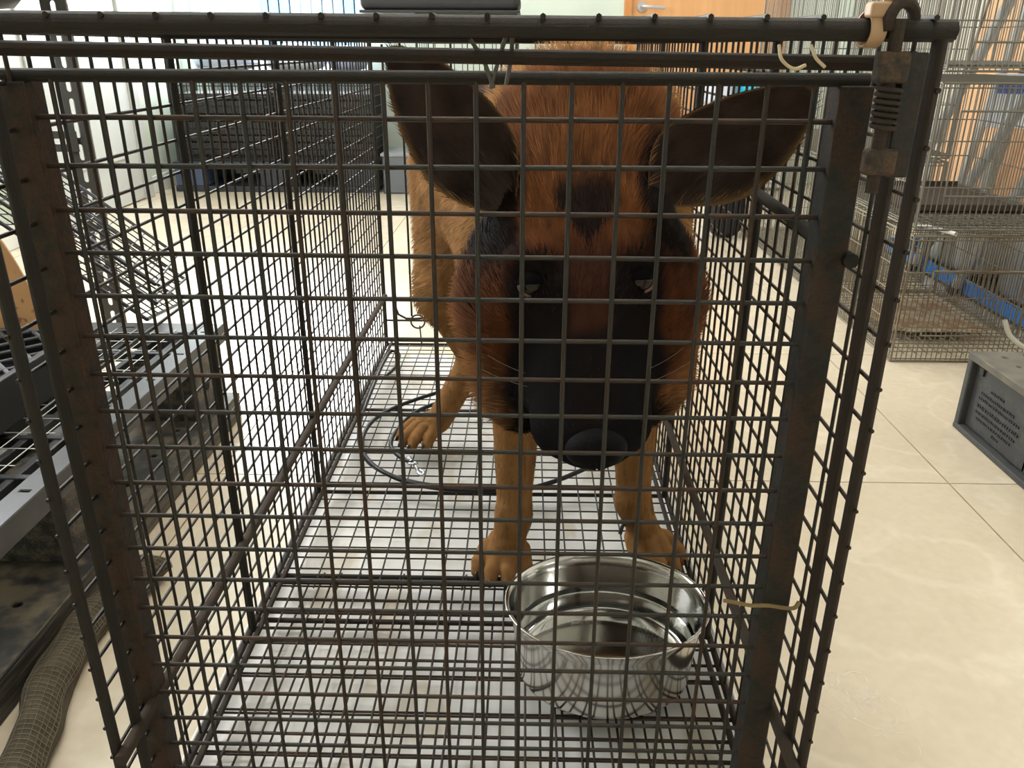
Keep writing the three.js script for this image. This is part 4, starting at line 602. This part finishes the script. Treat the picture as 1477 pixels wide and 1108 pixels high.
// ---------------------------------------------------------------- left side: pallets, crate, cardboard, folded wire panels, rack
{
  const x1 = -0.652, x0 = -1.5, z0 = -0.995, z1 = 0.28, g = thing('plastic_pallet', 'black plastic pallet with slotted deck and round drain holes left of cage', 'pallet', [0, 0, 0]);
  // lower deck with round holes, blocks, upper deck frame and slats
  const plate = (a0, a1, b0, b1, y, t, holes, mat, name) => { const sh = new THREE.Shape(); sh.moveTo(a0, b0); sh.lineTo(a1, b0); sh.lineTo(a1, b1); sh.lineTo(a0, b1); sh.closePath(); for (const h of holes) { const p = new THREE.Path(); if (h.length === 3) p.absarc(h[0], h[1], h[2], 0, Math.PI * 2); else { p.moveTo(h[0], h[1]); p.lineTo(h[0] + h[2], h[1]); p.lineTo(h[0] + h[2], h[1] + h[3]); p.lineTo(h[0], h[1] + h[3]); p.closePath(); } sh.holes.push(p); } const e = new THREE.ExtrudeGeometry(sh, { depth: t, bevelEnabled: true, bevelSize: 0.0015, bevelThickness: 0.0015, bevelSegments: 1, curveSegments: 12 }); e.rotateX(Math.PI / 2); e.translate(0, y, 0); return part(g, name, e, mat); };
  const lh = []; for (let k = 0; k < 9; k++) lh.push([x1 - 0.045, z0 + 0.08 + k * 0.105, 0.008]); for (let k = 0; k < 4; k++) lh.push([x0 + 0.3, z0 + 0.1 + k * 0.3, 0.2, 0.12]);
  plate(x0, x1 + 0.012, z0, z1, 0.052, 0.012, lh, palletMat, 'lower_deck');
  part(g, 'lower_rim', rbox(x1 + 0.002, x1 + 0.014, 0, 0.05, z0, z1, 0.003), palletMat);
  part(g, 'lower_rim', rbox(x0, x1, 0, 0.05, z0, z0 + 0.012, 0.003), palletMat);
  for (const zc of [z0 + 0.075, -0.45, 0.14]) for (const xc of [x1 - 0.075, -1.08]) { part(g, 'block', rbox(xc - 0.07, xc + 0.062, 0.05, 0.172, zc - 0.072, zc + 0.072, 0.008), palletMat); const hl = []; for (const q of [-0.035, 0.02]) { const c = new THREE.CylinderGeometry(0.0095, 0.0095, 0.004, 18); c.rotateZ(Math.PI / 2); c.translate(xc + 0.0625, 0.10 + q * 0.5, zc + q); hl.push(c); } part(g, 'drain_hole', bag(hl), std({ color: 0x08080a, roughness: 0.9 })); }
  const deckGrey = std({ map: rep(tex(256, (u, v) => mix3([38, 38, 40], [74, 74, 75], fbm(u, v, 9, 5, 331))), 3, 3), roughness: 0.42 });
  const sl = []; for (let k = 0; k < 10; k++) sl.push([x1 - 0.026, z0 + 0.05 + k * 0.125, 0.016, 0.008]);
  plate(x1 - 0.034, x1, z0, z1, 0.206, 0.034, sl, deckGrey, 'deck_rail');
  plate(x0, x1 - 0.036, z0, z0 + 0.055, 0.206, 0.034, [[x1 - 0.2, z0 + 0.022, 0.03, 0.01], [x1 - 0.35, z0 + 0.022, 0.03, 0.01]], deckGrey, 'deck_rail');
  plate(-0.90, -0.845, z0 + 0.06, z1, 0.204, 0.03, [[-0.88, -0.8, 0.018, 0.12], [-0.88, -0.6, 0.018, 0.12], [-0.88, -0.4, 0.018, 0.12], [-0.88, -0.2, 0.018, 0.12]], deckGrey, 'deck_rail');
  for (let k = 0; k < 9; k++) part(g, 'deck_slat', rbox(-0.845, x1 - 0.034, 0.178, 0.196, -0.86 + k * 0.12, -0.848 + k * 0.12, 0.002), blackPlastic);
  for (let k = 0; k < 3; k++) part(g, 'deck_slat', rbox(-0.83 + k * 0.05, -0.818 + k * 0.05, 0.176, 0.194, z0 + 0.055, z1, 0.002), blackPlastic);
  // wire mesh sheet on the pallet deck
  const ws = []; for (let k = 0; k < 12; k++) ws.push(rodGeo([-0.86, 0.2085, -0.93 + k * 0.05], [-0.72, 0.2085, -0.93 + k * 0.05], 0.0009)); for (let k = 0; k < 4; k++) ws.push(rodGeo([-0.85 + k * 0.04, 0.2095, -0.95], [-0.85 + k * 0.04, 0.2095, -0.36], 0.0009));
  single('wire_sheet', bag(ws), std({ color: 0xc9c9c4, roughness: 0.4, metalness: 0.6 }), 'thin bright wire mesh sheet lying on the black pallet deck', 'wire mesh');
  // dirty net roll along the foot of the pallet
  const nb = [], nn = 96, ring = 18, pos = [], idx = []; for (let i = 0; i <= nn; i++) { const z = -0.42 + 0.66 * i / nn; for (let j = 0; j < ring; j++) { const a = j / ring * Math.PI * 2, rad = 0.021 * (1 + 0.6 * (noise3(i * 0.16, j * 0.5, 2) - 0.5)); pos.push(-0.582 + rad * 1.25 * Math.cos(a) - 0.03 * Math.sin(i * 0.07), Math.max(0.001, 0.018 + rad * 0.92 * Math.sin(a)), z); } if (i) for (let j = 0; j < ring; j++) { const a = (i - 1) * ring + j, b = (i - 1) * ring + (j + 1) % ring, c = i * ring + j, d = i * ring + (j + 1) % ring; idx.push(a, c, b, b, c, d); } }
  const net = new THREE.BufferGeometry(); net.setAttribute('position', new THREE.Float32BufferAttribute(pos, 3)); net.setAttribute('uv', new THREE.Float32BufferAttribute(pos.length / 3 ? Array.from({ length: pos.length / 3 }, (_, k) => [Math.floor(k / ring) / 12, (k % ring) / ring * 1.0]).flat() : [], 2)); net.setIndex(idx); net.computeVertexNormals();
  const nr = thing('net_roll', 'dirty brown rolled cloth under wire netting along the pallet foot', 'net roll', [0, 0, 0]);
  part(nr, 'cloth', net, std({ map: rep(tex(128, (u, v) => mix3([58, 52, 42], [104, 92, 70], fbm(u, v, 8, 4, 351))), 1, 1), roughness: 0.95 }));
  const nw = []; for (let i = 0; i <= nn; i += 1) { const pts = []; for (let j = 0; j <= 10; j++) { const q = (i * ring + j) * 3; pts.push([pos[q] * 1 + 0.001, pos[q + 1] + 0.001, pos[q + 2]]); } nw.push(tube(pts, 0.0004, 8, 3)); } for (let j = 0; j <= 9; j++) { const pts = []; for (let i = 0; i <= nn; i += 3) { const q = (i * ring + j) * 3; pts.push([pos[q] + 0.001, pos[q + 1] + 0.001, pos[q + 2]]); } nw.push(tube(pts, 0.0004, 48, 3)); }
  part(nr, 'netting', bag(nw), std({ color: 0x7a7360, roughness: 0.7 })).userData.kind = 'stuff';
  // black lattice crate
  const cr = thing('lattice_crate', 'black plastic lattice crate resting on the black pallet', 'crate', [-0.97, 0.2085, -0.52]);
  const W = 0.17, D = 0.21, Hc = 0.07;
  const lat = []; for (let k = -5; k <= 5; k++) { lat.push(rodGeo([Math.max(-W, k * 0.06 - D), Hc, Math.max(-D, -k * 0.06 - W) * 1], [Math.min(W, k * 0.06 + D), Hc, Math.min(D, -k * 0.06 + W)], 0.004, 6)); lat.push(rodGeo([Math.max(-W, k * 0.06 - D), Hc, Math.min(D, k * 0.06 + W)], [Math.min(W, k * 0.06 + D), Hc, Math.max(-D, k * 0.06 - W)], 0.004, 6)); }
  part(cr, 'lattice_top', bag(lat), blackPlastic).userData.kind = 'stuff'; part(cr, 'base', rbox(-W, W, 0, 0.012, -D, D, 0.003), blackPlastic);
  for (const s of [-1, 1]) { part(cr, 'side_wall', rbox(s * W - 0.006, s * W + 0.006, 0, Hc + 0.005, -D, D, 0.003), blackPlastic); part(cr, 'side_wall', rbox(-W, W, 0, Hc + 0.005, s * D - 0.006, s * D + 0.006, 0.003), blackPlastic); }
  // cardboard piece standing behind the crate
  const cs = new THREE.Shape(); cs.moveTo(0, 0); cs.lineTo(0.22, 0); cs.lineTo(0.20, 0.1); cs.quadraticCurveTo(0.175, 0.19, 0.145, 0.235); cs.lineTo(0, 0.26); cs.closePath();
  const cg = new THREE.ExtrudeGeometry(cs, { depth: 0.006, bevelEnabled: false }); cg.translate(-0.22, 0, 0);
  const cb = single('cardboard_piece', cg, std({ color: 0xcb9c6c, roughness: 0.85, map: rep(tex(256, (u, v) => { const n = 225 + 30 * fbm(u, v, 10, 4, 341), s = sstep(0.72, 0.8, fbm(u, v, 34, 2, 342)); return [n - 60 * s, n - 70 * s, n - 80 * s]; }), 3, 3) }), 'torn tan cardboard piece standing on the black pallet', 'cardboard', [-0.885, 0.2075, -0.795]); cb.rotation.set(-0.12, 0.25, 0);
  // folded black wire panels leaning over the pallet
  const panel = (label, w, h, pos, rot) => { const t = thing('folded_wire_panel', label, 'wire panel', pos, 'folded wire panels'); const l = []; for (let x = 0.03; x < w; x += 0.032) l.push(rodGeo([x, 0, 0], [x, h, 0], 0.0016)); for (let y = 0.04; y < h; y += 0.05) l.push(rodGeo([0, y, 0.003], [w, y, 0.003], 0.0016)); part(t, 'wires', bag(l), darkWire).userData.kind = 'stuff'; part(t, 'frame', bag([rodGeo([0, 0, 0], [w, 0, 0], 0.004, 6), rodGeo([0, h, 0], [w, h, 0], 0.004, 6), rodGeo([0, 0, 0], [0, h, 0], 0.004, 6), rodGeo([w, 0, 0], [w, h, 0], 0.004, 6)]), darkWire); const d1 = V(...rot[0]).normalize(), d2 = V(...rot[1]); d2.addScaledVector(d1, -d2.dot(d1)).normalize(); t.quaternion.setFromRotationMatrix(new THREE.Matrix4().makeBasis(d1, d2, V().crossVectors(d1, d2))); };
  panel('folded black wire panel leaning lowest over the cardboard piece', 0.43, 0.36, [-1.12, 0.50, -0.93], [[0.36, -0.29, -0.02], [-0.30, -0.06, -0.8]]);
  panel('folded black wire panel leaning between two others by the rack post', 0.46, 0.36, [-1.14, 0.54, -0.96], [[0.37, -0.31, -0.05], [-0.30, -0.02, -0.8]]);
  panel('folded black wire panel leaning uppermost against the rack post', 0.47, 0.36, [-1.16, 0.58, -1.0], [[0.36, -0.33, -0.08], [-0.30, 0.02, -0.8]]);
  // slotted steel rack
  const rk = thing('slotted_rack', 'dark slotted steel angle rack standing beside the black pallet', 'rack', [-1.195, 0, -1.53]);
  const rm = std({ color: 0x3b3835, roughness: 0.5, metalness: 0.4 }), rl = std({ color: 0x76746e, roughness: 0.45, metalness: 0.4 });
  const flange = (w, h) => { const sh = new THREE.Shape(); sh.moveTo(0, 0); sh.lineTo(w, 0); sh.lineTo(w, h); sh.lineTo(0, h); sh.closePath(); for (let y = 0.03; y < h - 0.05; y += 0.055) { const p = new THREE.Path(), cx = w * 0.5, r = 0.0068; p.absarc(cx, y + 0.026, r, 0, Math.PI); p.absarc(cx, y, r, Math.PI, Math.PI * 2); p.closePath(); sh.holes.push(p); } return new THREE.ExtrudeGeometry(sh, { depth: 0.003, bevelEnabled: false, curveSegments: 6 }); };
  const post = (x, z, h) => { const pg = subgroup(rk, 'post'); const a = flange(0.062, h); const m1 = part(pg, 'flange', a, rm); m1.position.set(x, 0, z); const m2 = part(pg, 'flange', a, rl); m2.position.set(x + 0.062, 0, z); m2.rotation.y = Math.PI / 2 + 0.9; };
  post(0, 0, 1.9); post(-0.75, 0, 1.9);
  for (const y of [0.485, 1.1, 1.7]) { const b = flange(0.05, 0.75); b.rotateZ(Math.PI / 2); const m = part(rk, 'beam', b, rm); m.position.set(0.03, y, 0.006);  }
  // dark round basin hanging on the rack post
  const bl = new THREE.LatheGeometry([[0.0, 0], [0.035, 0.004], [0.06, 0.03], [0.066, 0.07], [0.063, 0.07], [0.056, 0.033], [0.032, 0.008], [0, 0.004]].map(([x, y]) => new THREE.Vector2(x, y)), 36);
  const hp = thing('hanging_pot', 'small dark round pot hung on the slotted rack', 'pot', [-1.255, 0.81, -1.455]); part(hp, 'bowl', bl, std({ color: 0x23252c, roughness: 0.4 })); part(hp, 'hanger', tube([[0.06, 0.07, 0], [0.05, 0.17, -0.02], [0, 0.235, -0.055], [-0.05, 0.17, -0.02], [-0.06, 0.07, 0]], 0.0022, 30, 6), darkWire);
}
// ---------------------------------------------------------------- far back: folded crates on a dark pallet, sacks, tall wire frame with cushion
{
  const p = thing('plastic_pallet', 'dark blue-black plastic pallet under the folded wire crates', 'pallet', [-1.385, 0, -4.08]);
  const navy = std({ color: 0x2a2e38, roughness: 0.5 });
  part(p, 'deck', rbox(-0.55, 0.55, 0.128, 0.158, -0.26, 0.23, 0.005), navy); part(p, 'foot_rail', rbox(-0.55, 0.55, 0, 0.03, -0.26, 0.23, 0.005), navy);
  for (const x of [-0.46, 0, 0.46]) { for (const z of [-0.16, 0.14]) part(p, 'block', rbox(x - 0.085, x + 0.085, 0.03, 0.128, z - 0.08, z + 0.085, 0.006), x < -0.3 ? std({ color: 0x46536e, roughness: 0.5 }) : navy); }
  const blk = std({ color: 0x2b2a2b, roughness: 0.45, metalness: 0.3 });
  wireCage('wire_crate', 'black folded wire crate on dark pallet nearest the white door', [-1.92, -1.40, 0.162, 0.60, -4.3, -3.9], 0.017, 0.0022, blk, { rows: [0.02, 0.14, 0.26, 0.38, 0.5, 0.62, 0.74, 0.86, 0.98], trays: 9, group: 'black wire crates on the far pallet' });
  wireCage('wire_crate', 'black folded wire crate on dark pallet under the blue pane', [-1.38, -0.845, 0.162, 0.605, -4.3, -3.9], 0.017, 0.0022, blk, { rows: [0.02, 0.14, 0.26, 0.38, 0.5, 0.62, 0.74, 0.86, 0.98], trays: 9, group: 'black wire crates on the far pallet' });
  const gb = thing('grey_bin', 'grey plastic bin with slanted open top beside the far pallet', 'bin', [-0.70, 0, -3.98]); const gm = std({ color: 0x686c72, roughness: 0.5 });
  part(gb, 'body', bag([rbox(-0.10, 0.10, 0, 0.01, -0.15, 0.15), rbox(-0.10, -0.09, 0, 0.2, -0.15, 0.15), rbox(0.09, 0.10, 0, 0.2, -0.15, 0.15), rbox(-0.1, 0.1, 0, 0.2, 0.14, 0.15), rbox(-0.1, 0.1, 0, 0.2, -0.15, -0.14)]), gm); const rim = rbox(-0.108, 0.108, 0.195, 0.21, -0.158, 0.158, 0.004); part(gb, 'lid', rim, std({ color: 0x8d9094, roughness: 0.5 }));
  const sackMat = [std({ color: 0xb9c6dc, roughness: 0.5 }), std({ color: 0xcfd8e6, roughness: 0.5 }), std({ color: 0x9fb0d2, roughness: 0.5 })];
  const lab = ['pale blue plastic bundle on black crate by the white door', 'white plastic bundle on black crates below the window', 'lilac blue plastic bundle on black crate near the cushion'];
  [[-1.66, 0.17], [-1.28, 0.16], [-1.0, 0.10]].forEach(([x, w], i) => { const gg = new THREE.SphereGeometry(1, 32, 20), q = gg.attributes.position; for (let k = 0; k < q.count; k++) { const a = q.getX(k), b = q.getY(k), c = q.getZ(k), n = 1 + 0.2 * (noise3(a * 3 + i * 9, b * 3, c * 3) - 0.5), f = (v) => Math.sign(v) * Math.pow(Math.abs(v), 0.7); q.setXYZ(k, f(a) * w * n, (f(b) + 1) * 0.5 * 0.13 * n, f(c) * 0.15 * n); } gg.computeVertexNormals(); single('plastic_bundle', gg, sackMat[i], lab[i], 'bundle', [x, 0.609, -4.1]); });
  // tall thin-wire frame with a black cushion on top
  wireCage('wire_cage', 'tall black thin-wire cage under the black cushion by the mint wall', [-0.56, -0.09, 0.004, 0.872, -4.05, -3.55], 0.09, 0.0022, blk, { rows: [0.02, 0.5, 0.86, 0.98], grid: 0.12, frame: 0.004 });
  const cu = thing('cushion', 'black padded cushion with grey dusty top on the tall wire cage', 'cushion', [-0.44, 0.8775, -3.72]);
  const cg = new RoundedBoxGeometry(0.74, 0.085, 0.44, 6, 0.036); cg.translate(0, 0.052, 0); part(cu, 'pad', cg, std({ color: 0x202124, roughness: 0.6 })); part(cu, 'base_board', rbox(-0.37, 0.37, 0, 0.012, -0.22, 0.22, 0.003), blackPlastic); const tg = new RoundedBoxGeometry(0.66, 0.02, 0.36, 4, 0.009); tg.translate(0, 0.094, 0); part(cu, 'top_cover', tg, std({ color: 0x77767a, roughness: 0.8 }), 'dusty grey top cover');
}
renderer.render(scene, camera);
